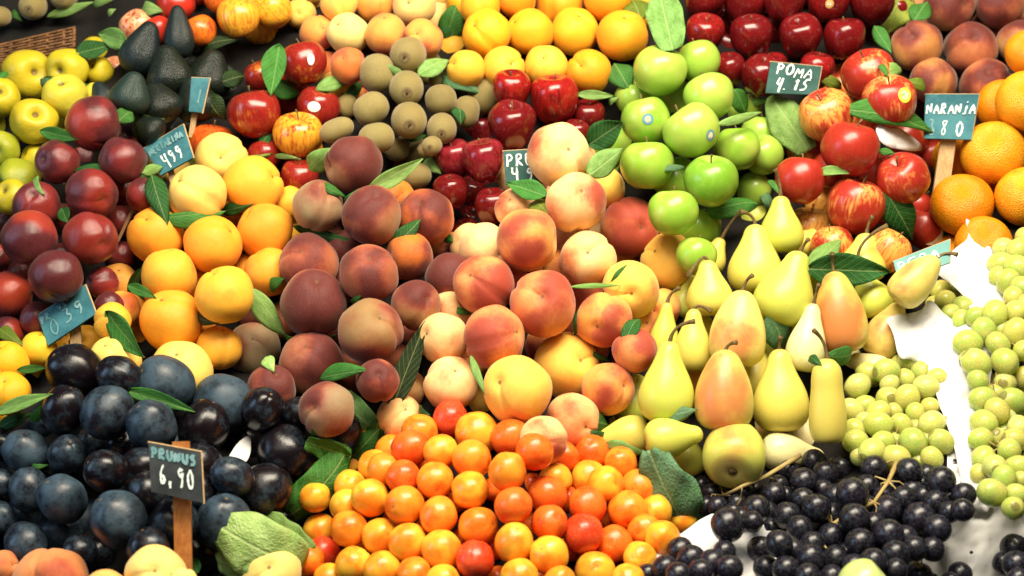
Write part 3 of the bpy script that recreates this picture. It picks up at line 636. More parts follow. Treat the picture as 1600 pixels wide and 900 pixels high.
# ------------------------------------------------------------------ build the fruit
def rot_to(zdir, roll):
    q = zdir.to_track_quat('Z', 'Y'); return q.to_matrix() @ Matrix.Rotation(roll, 3, 'Z')
def jit(hexc, amt=.06):
    c = lin(hexc); k = 1 + random.uniform(-amt, amt); return tuple(min(1, x * k * (1 + random.uniform(-amt, amt) * .6)) for x in c)
INFO = {
 'plums': ('plum', 'plum', {'g': 'glossy black plum in the plum heap', 'b': 'black plum with patchy blue bloom in the plum heap', 'h': 'plum with heavy blue grey bloom in the black plum heap'}, 'black plums around the 6,90 sign'),
 'cherry_plums': ('cherry_plum', 'plum', {'o': 'small orange cherry plum in the bright heap below the pale peaches', 'y': 'small yellow orange cherry plum in the bright heap', 'r': 'small red cherry plum among the orange ones', 'd': 'small deep orange cherry plum in the bright heap'}, 'heap of small cherry plums'),
 'dark_peaches': ('peach', 'peach', {'p': 'downy purplish brown peach in the dark peach pyramid', 'b': 'dusky brown peach in the dark peach pyramid', 'o': 'dark peach with an orange cheek in the dark peach pyramid', 'g': 'greyish downy peach in the dark peach pyramid', 'r': 'reddish peach in the dark peach pyramid'}, 'dark peach pyramid between apricots and pale peaches'),
 'light_peaches': ('peach', 'peach', {'w': 'creamy white peach in the pale peach pyramid', 'y': 'yellow peach in the pale peach pyramid', 'o': 'orange blushed peach in the pale peach pyramid', 'r': 'red cheeked peach in the pale peach pyramid', 'p': 'pink blushed peach in the pale peach pyramid'}, 'pale peach pyramid beside the pears'),
 'apricots': ('yellow_peach', 'peach', {'y': 'golden yellow peach in the golden peach heap', 'o': 'orange yellow peach in the golden peach heap', 'l': 'pale yellow peach in the golden peach heap', 'r': 'red flushed yellow peach in the golden peach heap'}, 'golden peaches behind the black plums'),
 'yellow_plums': ('yellow_plum', 'plum', {'y': 'small golden plum beside the black plums', 'l': 'small lemon yellow plum under the dark nectarines'}, 'small yellow plums beside the black plums'),
 'nectarines': ('nectarine', 'nectarine', {'r': 'dark red nectarine in the pyramid beside the quinces', 'b': 'red nectarine with lighter orange cheek beside the quinces', 'd': 'almost black red nectarine in the pyramid beside the quinces', 'o': 'orange nectarine'}, 'dark nectarine pyramid beside the quinces'),
 'quinces': ('quince', 'quince', {'y': 'yellow quince with a deep hollow beside the wicker basket', 'g': 'greenish quince behind the dark nectarines', 'l': 'pale yellow quince among the quinces'}, 'quinces in front of the wicker basket'),
 'back_apples': ('apple', 'apple', {'p': 'pink striped apple behind the avocados', 'r': 'red apple behind the avocados', 'o': 'orange apple behind the avocados', 'y': 'yellow and red apple behind the avocados'}, 'apples behind the avocados'),
 'pale_peaches': ('peach', 'peach', {'y': 'yellow peach in the heap behind the kiwis', 'o': 'orange flushed peach in the heap behind the kiwis', 'l': 'pale cream peach in the heap behind the kiwis', 'd': 'dark orange peach between kiwis and red apples'}, 'peaches behind the kiwis'),
 'yellow_peaches': ('yellow_peach', 'peach', {'y': 'bright yellow peach in rows behind the red delicious apples', 'o': 'orange yellow peach in rows beside the green apples', 'l': 'light yellow peach in the front row behind the red delicious apples'}, 'rows of yellow peaches beside the green apples'),
 'red_apples': ('red_apple', 'apple', {'r': 'shiny red apple beside the kiwis', 'y': 'yellow and red apple beside the kiwis', 'd': 'dark red apple', 'o': 'orange red apple behind the golden peaches'}, 'shiny red apples beside the kiwis'),
 'delicious_low': ('red_apple', 'apple', {'d': 'deep wine red apple around the PRE sign', 'r': 'bright red ribbed apple below the yellow peaches', 'p': 'purplish red apple between kiwis and the PRE sign'}, 'wine red apples around the PRE sign'),
 'green_apples': ('green_apple', 'apple', {'g': 'green apple in the green apple pyramid', 'l': 'light yellow green apple in the green apple pyramid', 'd': 'deep green apple low in the green apple pyramid'}, 'green apple pyramid'),
 'delicious_top': ('red_apple', 'apple', {'d': 'dark red tall apple behind the POMA sign', 'r': 'bright shouldered red apple behind the POMA sign'}, 'rows of dark red apples behind the POMA sign'),
 'brown_peaches': ('peach', 'peach', {'b': 'brown downy peach behind the NARANJA sign', 'r': 'reddish downy peach behind the NARANJA sign', 'o': 'orange brown peach behind the NARANJA sign'}, 'downy peaches behind the NARANJA sign'),
 'oranges': ('orange', 'orange', {'o': 'deep coloured orange in the stack beside the NARANJA sign', 'y': 'yellowish orange in the stack beside the NARANJA sign'}, 'oranges beside the NARANJA sign'),
 'striped_apples': ('striped_apple', 'apple', {'r': 'striped orange red apple between the pears and the POMA sign', 'o': 'orange apple between the pears and the POMA sign', 'd': 'deep red glossy apple between the pears and the POMA sign', 'y': 'yellow striped apple behind the pears'}, 'striped apples behind the pears'),
 'front_peaches': ('peach', 'peach', {'r': 'red peach at the front edge below the plums', 'y': 'pale yellow peach at the front edge below the plums', 'o': 'orange peach at the front edge below the plums'}, 'peaches along the front edge below the plums'),
 'front_green': ('green_apple', 'apple', {'p': 'pale dull green fruit at the front edge below the black grapes'}, None),
 'pears': ('pear', 'pear', {'y': 'yellow pear in the pear heap', 'g': 'yellow green pear in the pear heap', 'l': 'pale cream yellow pear in the pear heap', 'b': 'green pear with red shoulder lying base outward by the black grapes', 'r': 'pear with a strong red blush in the pear heap', 'o': 'pear with an orange cheek in the pear heap'}, 'heap of pears'),
 'long_pear': ('pear', 'pear', {'y': 'long straight yellow pear with dark specks beside the green grapes'}, None),
 'avocados': ('avocado', 'avocado', {'a': 'blue black avocado in the avocado heap', 'g': 'dark green pebbled avocado in the avocado heap', 'd': 'nearly black avocado in shade behind the blank blue sign'}, 'avocados behind the nectarines'),
 'kiwis': ('kiwi', 'kiwi', {'k': 'light brown kiwi lying sideways in the kiwi pyramid', 'd': 'dark brown kiwi in the kiwi pyramid'}, 'kiwi pyramid'),
}
SPECIAL = {(475, 98): ('sticker_white', (.42, .02, .9), 'shiny red apple with white sticker on top of the red apples', (.16, .26)),
           (497, 168): ('sticker_white', (-.06, -.08, 1), 'red apple with white sticker below the topmost red apple', (.30, .24)),
           (1009, 188): ('sticker_blue', (.0, -.06, 1), 'green apple with a round blue sticker facing out', (.23, .23)),
           (1081, 204): ('sticker_blue', (.62, -.26, .85), 'large green apple with sticker on its side', (.19, .21)),
           (1390, 153): ('sticker_green', (.30, .12, .9), 'striped apple with yellow ring sticker', (.26, .30)),
           (1295, 2): ('sticker_tan', (-.15, -.28, .9), 'dark red apple with round tan sticker', (.20, .20)),
           (1190, 118): ('sticker_tan', (.35, -.35, .85), 'dark red apple with tan sticker beside the POMA sign', (.18, .18))}
def sticker(parent, rotm, spec, pt):
    mat, d, label, (sa, sb) = spec
    dw = rotm.transposed() @ camv(*d); xa = rotm.transposed() @ CR; xa = (xa - dw * xa.dot(dw)).normalized(); ya = dw.cross(xa)
    def surf(vv):
        vv = vv.normalized(); th = math.acos(max(-1, min(1, vv.z))); ph = math.atan2(vv.y, vv.x)
        return Vector(pt(th, ph)) * 1.012
    vs = [surf(dw)]; ra = [0.0]; n = 20
    for r in (.35, .7, 1.0):
        for k in range(n):
            t = 2 * math.pi * k / n; vs.append(surf(dw + xa * math.cos(t) * sa * r + ya * math.sin(t) * sb * r)); ra.append(r)
    fs = [(0, 1 + k, 1 + (k + 1) % n) for k in range(n)]
    for j in range(2):
        for k in range(n):
            a = 1 + j * n; b = a + n; q = (k + 1) % n; fs.append((a + k, b + k, b + q, a + q))
    me = mesh('sticker', vs, fs, M[mat]); at = me.attributes.new('rad', 'FLOAT', 'POINT'); at.data.foreach_set('value', ra)
    link('sticker', me, parent)
    parent['label'] = label

AXES = {'peach': (0, .25, .75, .55), 'dark_peach': (0, .45, .65, .5), 'yellow_peach': (0, .45, .6, .45), 'nectarine': (0, .3, .5, .8), 'plum': (0, .6, .3, .6),
        'orange': (.2, .3, .6, .8), 'quince': (-.2, .2, .7, .5), 'red_apple': (0, .85, .25, .25), 'fuji': (0, .75, .35, .35), 'delicious': (0, .85, .45, .18), 'green_apple': (0, .85, .05, .25), 'cherry': (0, .3, .5, .8)}
NB = {'plums': 'a black plum', 'cherry_plums': 'a cherry plum', 'dark_peaches': 'a dark peach', 'light_peaches': 'a pale peach', 'apricots': 'a golden peach', 'yellow_plums': 'a yellow plum',
      'nectarines': 'a nectarine', 'quinces': 'a quince', 'back_apples': 'a striped apple', 'pale_peaches': 'a cream peach', 'yellow_peaches': 'a yellow peach', 'red_apples': 'a red apple',
      'delicious_low': 'a wine red apple', 'green_apples': 'a green apple', 'delicious_top': 'a dark red apple', 'brown_peaches': 'a downy peach', 'oranges': 'an orange', 'striped_apples': 'a striped apple',
      'front_peaches': 'a front edge peach', 'pears': 'a pear', 'long_pear': 'the long pear', 'avocados': 'an avocado', 'kiwis': 'a kiwi', 'ga': 'the green grapes', 'gb': 'the green grapes', 'gd': 'the green grapes',
      'gc': 'the green grapes', 'ba': 'the black grapes', 'bb': 'the black grapes', 'bc': 'the black grapes'}
MARKS = [((310, 150), 38, 'the blank blue sign'), ((262, 235), 48, 'the 499 sign'), ((103, 492), 52, 'the faint blue sign'), ((275, 740), 56, 'the 6,90 sign'), ((283, 830), 40, 'the orange stick'), ((1240, 122), 52, 'the POMA sign'),
         ((1486, 182), 56, 'the NARANJA sign'), ((1440, 408), 48, 'the PERA sign'), ((808, 262), 36, 'the PRE sign'), ((60, 90), 50, 'the wicker basket'), ((1045, 760), 55, 'the bluish broad leaf'),
         ((1230, 195), 45, 'the broad leaf'), ((500, 745), 60, 'a broad green leaf'), ((400, 850), 60, 'the lettuce leaf'), ((1425, 525), 55, 'the white paper')]
EXT = {}
for b in bodies:
    y = b['sp'][0][1]; e = EXT.setdefault(b['key'], [y, y]); e[0] = min(e[0], y); e[1] = max(e[1], y)
bx_ = np.array([b['sp'][0][0] for b in bodies]); by_ = np.array([b['sp'][0][1] for b in bodies]); br_ = np.array([b['sp'][0][2] for b in bodies])
def which(i, base):
    b = bodies[i]; x, y, r = b['sp'][0]; suf = None
    d = np.hypot(bx_ - x, by_ - y) - br_ - r
    mk = [(math.hypot(x - m[0][0], y - m[0][1]) - m[1] - r, m[2]) for m in MARKS]; mk = [q for q in mk if q[0] < 4]
    if mk: suf = 'next to ' + min(mk)[1]
    else:
        for j in np.argsort(d)[:9]:
            if d[j] < 6 and bodies[j]['key'] != b['key'] and NB.get(bodies[j]['key']): suf = 'touching ' + NB[bodies[j]['key']]; break
    if suf is None:
        lo, hi = EXT[b['key']]; t = (y - lo) / max(1, hi - lo)
        suf = 'high on the heap' if t < .33 else ('low on the heap' if t > .70 else 'halfway up the heap')
    if suf.split()[-2:] == base.split()[-2:]: suf = 'in front'
    out = base + ', ' + suf
    if b.get('fill') or b.get('b', 0) > .03: out = 'half hidden ' + out
    ww = out.replace('6,90', '6 90').split()
    return out if len(ww) <= 16 else (base + ', ' + suf if len((base + ' ' + suf).replace('6,90', '6 90').split()) <= 16 else base)
bunch = {}
for i, b in enumerate(bodies):
    z = b['z']; kind = b['kind']
    if b['t'] == 'S':
        x, y, r = b['sp'][0]; name, cat, labs, grp = INFO[b['key']]
        me, pt = random.choice(SH[kind])
        a = AXES[kind]; dv = camv(a[0] + random.gauss(0, a[3]), a[1] + random.gauss(0, a[3] * .7), a[2] + random.gauss(0, a[3] * .6))
        rm = rot_to(dv, random.uniform(0, 6.283))
        o = link(name, me); s = r * z / F_PX * (1.0 if kind not in ('delicious', 'plum') else .96)
        if kind == 'peach' or kind == 'dark_peach' or kind == 'yellow_peach': s *= 1.02
        o.matrix_world = Matrix.Translation(W(x, y, z)) @ rm.to_4x4() @ Matrix.Scale(s, 4)
        o.color = (*jit(b['pal'][0]), max(0, b['pal'][1] + random.uniform(-.08, .08)) if b['pal'][1] else 0)
        thing(o, which(i, labs[b['c']]) if grp else labs[b['c']], cat, grp)
        if b['stem']:
            st = link('stem', APPLE_STEM, o)
        sp = SPECIAL.get((int(x), int(y)))
        if sp is None:
            for kxy in SPECIAL:
                if abs(kxy[0] - x) < 4 and abs(kxy[1] - y) < 8 and b['key'] in ('red_apples', 'green_apples', 'striped_apples', 'delicious_top'): sp = SPECIAL[kxy]
        if sp: sticker(o, rm, sp, pt)
    elif b['t'] == 'A':
        name, cat, labs, grp = INFO[b['key']]
        B = W(*b['bot'], z); T = W(*b['tip'], z + b.get('tdz', 0)); L = (T - B).length; ax = (T - B).normalized(); hw = b['hw'] * z / F_PX
        if kind in ('avocado', 'kiwi'):      # the long axis leans a little out of the picture plane
            pass
        roll = random.uniform(0, 6.28)
        rm = rot_to(ax, roll)
        if kind in ('pear', 'pear_long') and b['pal'][1] > .5:
            xx = (camv(-.35, .25, .9)); xx = (xx - ax * xx.dot(ax)).normalized(); yy = ax.cross(xx)
            rm = Matrix((xx, yy, ax)).transposed()
        o = link(name, LM['pear'][1 if b['c'] in 'rob' else 0] if kind == 'pear' else random.choice(LM[kind]))
        o.matrix_world = Matrix.Translation(B) @ rm.to_4x4() @ Matrix.Diagonal((hw, hw, L, 1))
        o.color = (*jit(b['pal'][0], .05), b['pal'][1])
        thing(o, which(i, labs[b['c']]) if grp else labs[b['c']], cat, grp)
        inv = o.matrix_world.inverted()
        if b['st']:
            E = W(*b['st'], z - .008)
            bend = {0: .12, 1: -.10}.get(LM[kind].index(o.data) if kind == 'pear' else 9, .05) * .49
            T2 = o.matrix_world @ Vector((bend, 0, .95)); cp = T2 + ax * (E - T2).length * .62; pts = []
            for q in range(9):
                t = q / 8; pts.append(T2 * (1 - t) ** 2 + cp * 2 * t * (1 - t) + E * t * t)
            v, f = tube(pts, [.0034, .0028, .0023, .0020, .0019, .0019, .0021, .0026, .0033], 8)
            sme = mesh('stem', [inv @ p for p in v], f, M['stem']); link('stem', sme, o)
        if kind in ('pear', 'pear_long') and b['key'] == 'pears' and b['c'] in 'bg' and abs(b['bot'][1] - b['tip'][1]) < 40 or b['c'] == 'b':
            v, f = tube([(0, 0, -.004), (.0, 0, .03)], [.13, .17], 9); link('calyx', mesh('calyx', v, f, M['calyx']), o)
        if kind == 'kiwi':
            v, f = tube([(0, 0, -.012), (0, 0, .01)], [.07, .15], 8); link('calyx', mesh('calyx', v, f, M['calyx']), o)
    elif b['t'] == 'K':
        x, y, r = b['sp'][0]
        dv = camv((random.random() - .5) * .3, -.30 + random.uniform(-.1, .1), 1.0)
        o = link('kiwi', LM['kiwi'][0]); s = r * z / F_PX; rm = rot_to(dv, random.uniform(0, 6))
        C = W(x, y, z); L = s * 2.6
        o.matrix_world = Matrix.Translation(C - dv * L * .5) @ rm.to_4x4() @ Matrix.Diagonal((s, s, L, 1))
        o.color = (*jit(b['pal'][0]), 0)
        if b['key'] == 'kiwis': thing(o, which(i, 'kiwi with its blossom end facing out in the kiwi pyramid'), 'kiwi', 'kiwi pyramid')
        else: thing(o, 'kiwi in the dark corner behind the wicker basket', 'kiwi', 'kiwis behind the wicker basket')
        v, f = tube([(0, 0, .975), (.01, 0, 1.0), (.0, .02, 1.012)], [.10, .07, .03], 8); link('calyx', mesh('calyx', v, f, M['calyx']), o)
    else:
        bunch.setdefault(b['key'], []).append(b)

# ------------------------------------------------------------------ grape bunches
BL = {'ga': ('bunch of yellow green grapes between the pears and the white paper', [(1420, 548), (1400, 590), (1395, 640), (1400, 690)]),
      'gb': ('long bunch of green grapes hanging over the white paper', [(1575, 470), (1560, 540), (1555, 620), (1560, 700), (1570, 760)]),
      'gc': ('pale green grapes below the oranges', [(1590, 365), (1580, 410), (1585, 455)]),
      'gd': ('small cluster of green grapes half wrapped in white paper', [(1520, 440), (1488, 470)]),
      'ba': ('large bunch of black grapes below the green grapes', [(1402, 722), (1388, 752), (1366, 785), (1330, 800), (1300, 820), (1280, 850)]),
      'bb': ('straggly end of black grapes beside the cherry plums', [(1250, 712), (1195, 745), (1160, 760), (1130, 775)]),
      'bc': ('black grapes on white paper beside the cherry plums', [(1140, 845), (1100, 870), (1060, 880)]),
      'bd': ('small bunch of black grapes on white paper below the long green bunch', [(1598, 850), (1580, 860)]),
      'be': ('row of black grapes on the front edge of the white paper', [(1430, 880), (1465, 905)])}
for key, bs in bunch.items():
    lab, path = BL[key]; kind = bs[0]['kind']
    pts = []
    for k, (x, y) in enumerate(path):
        vis = key in ('ba', 'bb') and k < 3
        pts.append(W(x, y, local(x, y, -1.0 if vis else .2, 22)))
    root = bpy.data.objects.new('grape_bunch', None); COL.objects.link(root); root.empty_display_size = .02
    base = W(*bs[-1]['sp'][0][:2], bs[-1]['z']); root.location = base
    thing(root, lab, 'grapes', 'green grape bunches' if kind == 'green_grape' else 'black grape bunches')
    for b in bs:
        x, y, r = b['sp'][0]; me, _ = random.choice(SH[kind]); C = W(x, y, b['z'])
        g = link('grape', me, root); s = r * b['z'] / F_PX
        near = min(pts, key=lambda q: (q - C).length)
        ax = (C - near).normalized() + camv(random.gauss(0, .4), random.gauss(0, .4), random.gauss(0, .4)) * .7
        if random.random() < .45: ax = camv(random.gauss(0, .7), random.gauss(-.3, .5), .4)
        rm = rot_to(-ax.normalized() if random.random() < .8 else ax.normalized(), random.uniform(0, 6))
        g.matrix_local = Matrix.Translation(C - base) @ rm.to_4x4() @ Matrix.Scale(s, 4)
        if kind == 'green_grape':
            g.color = (*jit(random.choice(['c8d470', 'bed068', 'd6dc84', 'd2d06c', 'b2c664']), .08), 0)
        else: g.color = (*jit(random.choice(['140e16', '100a10', '18121c']), .1), 0)
    v, f = tube([p - base for p in pts], [.0032] + [.0024] * (len(pts) - 2) + [.0015], 8)
    link('stalk', mesh('stalk', v, f, M['grape_stem']), root)
    vv, ff = [], []
    for b in bs:                       # the little stalks as one part
        C = W(*b['sp'][0][:2], b['z']); near = min(pts, key=lambda q: (q - C).length)
        if (near - C).length > .035: continue
        mid = (C + near) / 2 + Vector((random.gauss(0, .004), random.gauss(0, .004), .006))
        v, f = tube([near - base, mid - base, C - base], [.0014, .0010, .0014], 5); n0 = len(vv)
        vv += v; ff += [tuple(q + n0 for q in fc) for fc in f]
    o = link('stalklets', mesh('stalklets', vv, ff, M['grape_stem']), root); o['kind'] = 'stuff'

# ------------------------------------------------------------------ loose leaves
SHADE = {'d': '2c6a2c', 'g': '4a8e3a', 'l': '98c06c', 'o': '7c8c28', 'b': '6c9a74', 'y': 'b4bc50', 'k': '28401c', 'p': 'bcdc8c'}
LNAME = {'d': 'dark green', 'g': 'green', 'l': 'light green', 'o': 'olive green', 'b': 'bluish green', 'y': 'yellow green', 'k': 'blackish green', 'p': 'pale green'}
def surf_z(px, py):                 # distance of the first fruit surface along this line of sight
    d2 = ((SX - px) ** 2 + (SY - py) ** 2) * (SZ / F_PX) ** 2; k = d2 < SRm ** 2 * .98
    return float((SZ - np.sqrt(np.maximum(0, SRm ** 2 - d2)))[k].min()) if k.any() else local(px, py, .0, 20)
def cover(px, py):
    d2 = ((SX - px) ** 2 + (SY - py) ** 2) * (SZ / F_PX) ** 2; k = np.nonzero(d2 < (SRm * .96) ** 2)[0]
    return -1 if len(k) == 0 else int(k[np.argmin((SZ - np.sqrt(SRm ** 2 - d2[k].clip(0, None).min()))[k])])
def leaf(x0, y0, x1, y1, wpx, shade, place, curve=0.0, dz=0.0, roll=None, cab=False, arch=None):
    ca = cover(x0, y0)
    if not cab:
        ex = .10; x0, y0, x1, y1 = x0 - (x1 - x0) * ex, y0 - (y1 - y0) * ex, x1 + (x1 - x0) * ex * .3, y1 + (y1 - y0) * ex * .3; wpx = wpx * 1.10 + 2
    if not cab and ca >= 0 and ca == cover(x1, y1) == cover((x0 + x1) / 2, (y0 + y1) / 2): return
    z0 = surf_z(x0, y0) + (.011 if not cab else -.002) + dz * .5; z1 = surf_z(x1, y1) + (.003 if not cab else -.003) + dz * .5
    if z1 - z0 > .03: z1 = z0 + .03
    if z0 - z1 > .03: z0 = z1 + .03
    lift = 0.0                        # the blade arches over whatever bulges between its ends
    for t in (.2, .35, .5, .65, .8):
        lift = max(lift, (z0 + (z1 - z0) * t - surf_z(x0 + (x1 - x0) * t, y0 + (y1 - y0) * t)) / (4 * t * (1 - t)))
    A = W(x0, y0, z0); B = W(x1, y1, z1); L = (B - A).length
    roll = R_(random.uniform(-24, 24) if roll is None else roll)
    width = wpx * z0 / F_PX / max(.5, math.cos(roll))
    ax = (B - A).normalized(); n = -CF - ax * (-CF).dot(ax); n.normalize(); sd = n.cross(ax)
    n2 = n * math.cos(roll) + sd * math.sin(roll); s2 = n2.cross(ax)
    arch = random.uniform(-.08, .12) if arch is None else arch
    arch = max(arch, min(.30, (lift * .55 + .001) / L))
    if not cab: A = A + n * (.22 * width * abs(math.sin(roll)) + .002)
    nu, nv = (20, 10) if cab else (16, 8); v, f = [], []; ph = random.uniform(0, 6)
    for i in range(nu + 1):
        t = i / nu
        if cab: pr = (math.sin(math.pi * min(1, t * .88 + .09)) ** .55) * (1 + .06 * math.sin(9 * t + ph))
        else: pr = (math.sin(math.pi * t ** .85) ** .85) * (1 - .25 * t) * 1.12
        pr = max(pr, .02)
        for j in range(nv + 1):
            q = -1 + 2 * j / nv
            edge = abs(q) ** 1.5
            zz = arch * 4 * t * (1 - t) * L / width + .10 * edge * (1 if arch < .05 else -1) + (.075 if cab else .04) * edge * math.sin(t * (17 if cab else 9) + ph + q * 2) + .04 * mnoise.noise(Vector((t * 4, q * 3, ph)))
            v.append((t, q * .5 * pr + curve * 4 * t * (1 - t) * L / width * .5, zz))
    for i in range(nu):
        for j in range(nv):
            a = i * (nv + 1) + j; f.append((a, a + nv + 1, a + nv + 2, a + 1))
    me = mesh('leaf', v, f, M['leaf'])
    o = link('leaf', me)
    o.matrix_world = Matrix.Translation(A) @ Matrix((ax * L, s2 * width, n2 * width)).transposed().to_4x4()
    md = o.modifiers.new('thickness', 'SOLIDIFY'); md.thickness = .012; md.offset = 0
    o.color = (*jit(SHADE[shade], .12), 1)
    sz = 'broad ' if cab else ('long ' if L > .045 * 1.0 and L > width * 2.6 else ('small ' if L < .03 else ''))
    thing(o, f'{sz}{LNAME[shade]} leaf {place}', 'leaf', 'leaves tucked between the fruit')
LEAVES = [
 ('beside the kiwis in the dark corner', '80 25 146 4 13 l;22 18 36 34 8 g;150 8 182 -2 10 l'),
 ('behind the avocados', '200 66 160 54 28 l;122 84 172 72 26 d;226 16 256 18 20 l;318 82 376 62 20 k;330 150 352 186 30 k;214 206 256 186 32 k;172 24 182 14 8 l;344 130 380 120 24 k'),
 ('among the quinces', '76 122 140 132 12 d;70 206 124 218 18 g;70 132 88 124 10 b;0 312 22 300 28 d;60 282 70 306 16 l;0 130 12 120 10 g'),
 ('in the nectarine pyramid', '186 190 206 178 26 g;122 268 192 288 16 d .18;188 306 236 272 12 g;222 270 252 262 14 l;118 222 160 226 8 d .1;100 330 108 350 18 d'),
 ('beside the golden peaches', '240 280 262 350 30 d;256 340 350 330 22 g -.16;308 252 424 240 26 o -.1;350 330 398 318 16 d;205 452 224 416 14 d;176 494 228 558 34 g;206 448 246 466 14 g;318 490 350 504 16 k;222 455 226 470 10 d'),
 ('under the topmost red apple', '436 80 424 150 32 g -.1;418 128 468 146 26 g -.2;496 140 536 132 20 l;408 232 424 212 14 d;432 246 472 250 6 l .15;545 148 562 130 18 d'),
 ('in the kiwi pyramid', '656 116 698 96 28 l;626 112 598 98 9 l .15;686 90 720 72 34 l;698 60 716 2 34 g;704 62 712 28 30 d;694 124 750 146 26 b;736 152 756 166 14 g;738 122 752 102 22 d;716 170 720 196 22 d;636 220 664 212 8 g;618 228 644 218 5 g;540 154 556 140 14 d'),
 ('between yellow peaches and green apples', '1000 30 988 2 40 o;962 104 984 142 36 g;904 148 956 150 12 l;926 222 974 190 40 d;956 160 968 152 8 l;950 230 980 214 22 g;1148 142 1164 178 26 g;1124 194 1188 176 12 l;1176 158 1204 156 8 l;1100 336 1182 320 26 g -.08;1158 296 1178 282 34 g;1182 304 1198 290 26 l;1016 268 1068 262 8 b;1188 300 1200 330 14 b'),
 ('beside the rows of dark red apples', '1428 32 1446 6 28 g;1368 46 1392 84 18 g;1386 120 1374 108 8 g'),
 ('among the striped apples', '1278 118 1312 138 16 o;1362 122 1406 112 20 l .1;1416 128 1440 142 16 o;1328 174 1452 206 36 g .10;1384 302 1424 372 46 d;1278 272 1326 272 12 l .2;1204 286 1216 304 14 g;1374 236 1398 240 9 g'),
 ('in the dark peach pyramid', '488 262 518 232 30 l;504 290 540 308 12 g;580 292 656 250 22 l -.06;468 356 556 378 15 d;612 386 656 344 24 d;424 448 446 434 18 g;668 254 690 272 22 l;398 456 446 522 28 l -.1;450 520 526 522 18 g -.22;554 472 568 458 10 g;418 562 430 582 18 p;508 590 576 578 22 g .1;496 636 500 662 18 d;540 312 562 294 6 g'),
 ('beside the pale peach pyramid', '616 630 664 506 32 k;594 672 548 612 36 l;700 372 712 380 14 g;582 690 596 650 26 g;545 720 594 668 36 g'),
 ('in the pale peach pyramid', '852 306 796 288 28 g;850 304 966 258 16 o -.12;922 272 970 234 34 l;834 322 866 348 24 o;942 348 986 318 26 g;956 444 986 410 22 g;896 448 966 446 6 l;906 484 898 522 16 d;974 542 998 502 20 d;868 652 948 664 36 d;704 484 736 492 8 g;738 562 762 622 10 l;660 640 674 650 14 d;780 366 800 358 14 k;740 632 756 612 8 l;922 548 950 562 6 d'),
 ('among the pears', '1264 422 1312 376 30 l;1268 420 1384 424 48 d;1202 494 1222 546 42 b;1292 556 1326 548 26 g;1036 652 1088 640 22 b;952 694 1004 706 26 l;908 684 942 676 20 d;1268 560 1286 574 12 d'),
 ('among the black plums', '206 612 304 642 20 g .05;4 642 84 616 18 l;0 668 50 646 18 d;54 654 76 618 12 g;34 578 76 574 10 g;0 514 40 542 18 o;50 728 78 726 8 g;0 712 8 690 22 g;500 650 492 678 14 d'),
 ('beside the front peaches', '312 896 304 872 14 d;250 900 300 892 14 l'),
]
for place, s in LEAVES:
    for it in s.split(';'):
        p = it.split(); a = list(map(float, p[:5]))
        leaf(*a, p[5], place, curve=float(p[6]) if len(p) > 6 else 0)
# broad lettuce-like leaves
leaf(1052, 78, 1030, -14, 58, 'l', 'beside the rows of dark red apples', cab=True, dz=-.01, roll=10)
leaf(1376, 44, 1416, -16, 60, 'y', 'behind the rows of dark red apples', cab=True, dz=-.0, roll=5)
leaf(1262, 236, 1204, 150, 62, 'l', 'below the POMA sign', cab=True, dz=-.02, roll=0)
leaf(1082, 834, 1014, 704, 84, 'b', 'between cherry plums and black grapes', cab=True, dz=-.012, roll=20, arch=.10)
leaf(474, 884, 336, 818, 96, 'p', 'behind the pale yellow front peach', cab=True, dz=.02, roll=-5, arch=.02)
leaf(484, 866, 414, 806, 50, 'l', 'below the black plums', cab=True, dz=.02, roll=15)
leaf(452, 806, 544, 698, 60, 'g', 'between the black plums and the cherry plums', cab=True, dz=-.004, roll=-20)
leaf(478, 690, 546, 712, 36, 'g', 'beside the shiny black plums', cab=True, dz=-.012)
leaf(400, 900, 336, 866, 54, 'p', 'under the pale yellow front peach', cab=True, dz=.012)

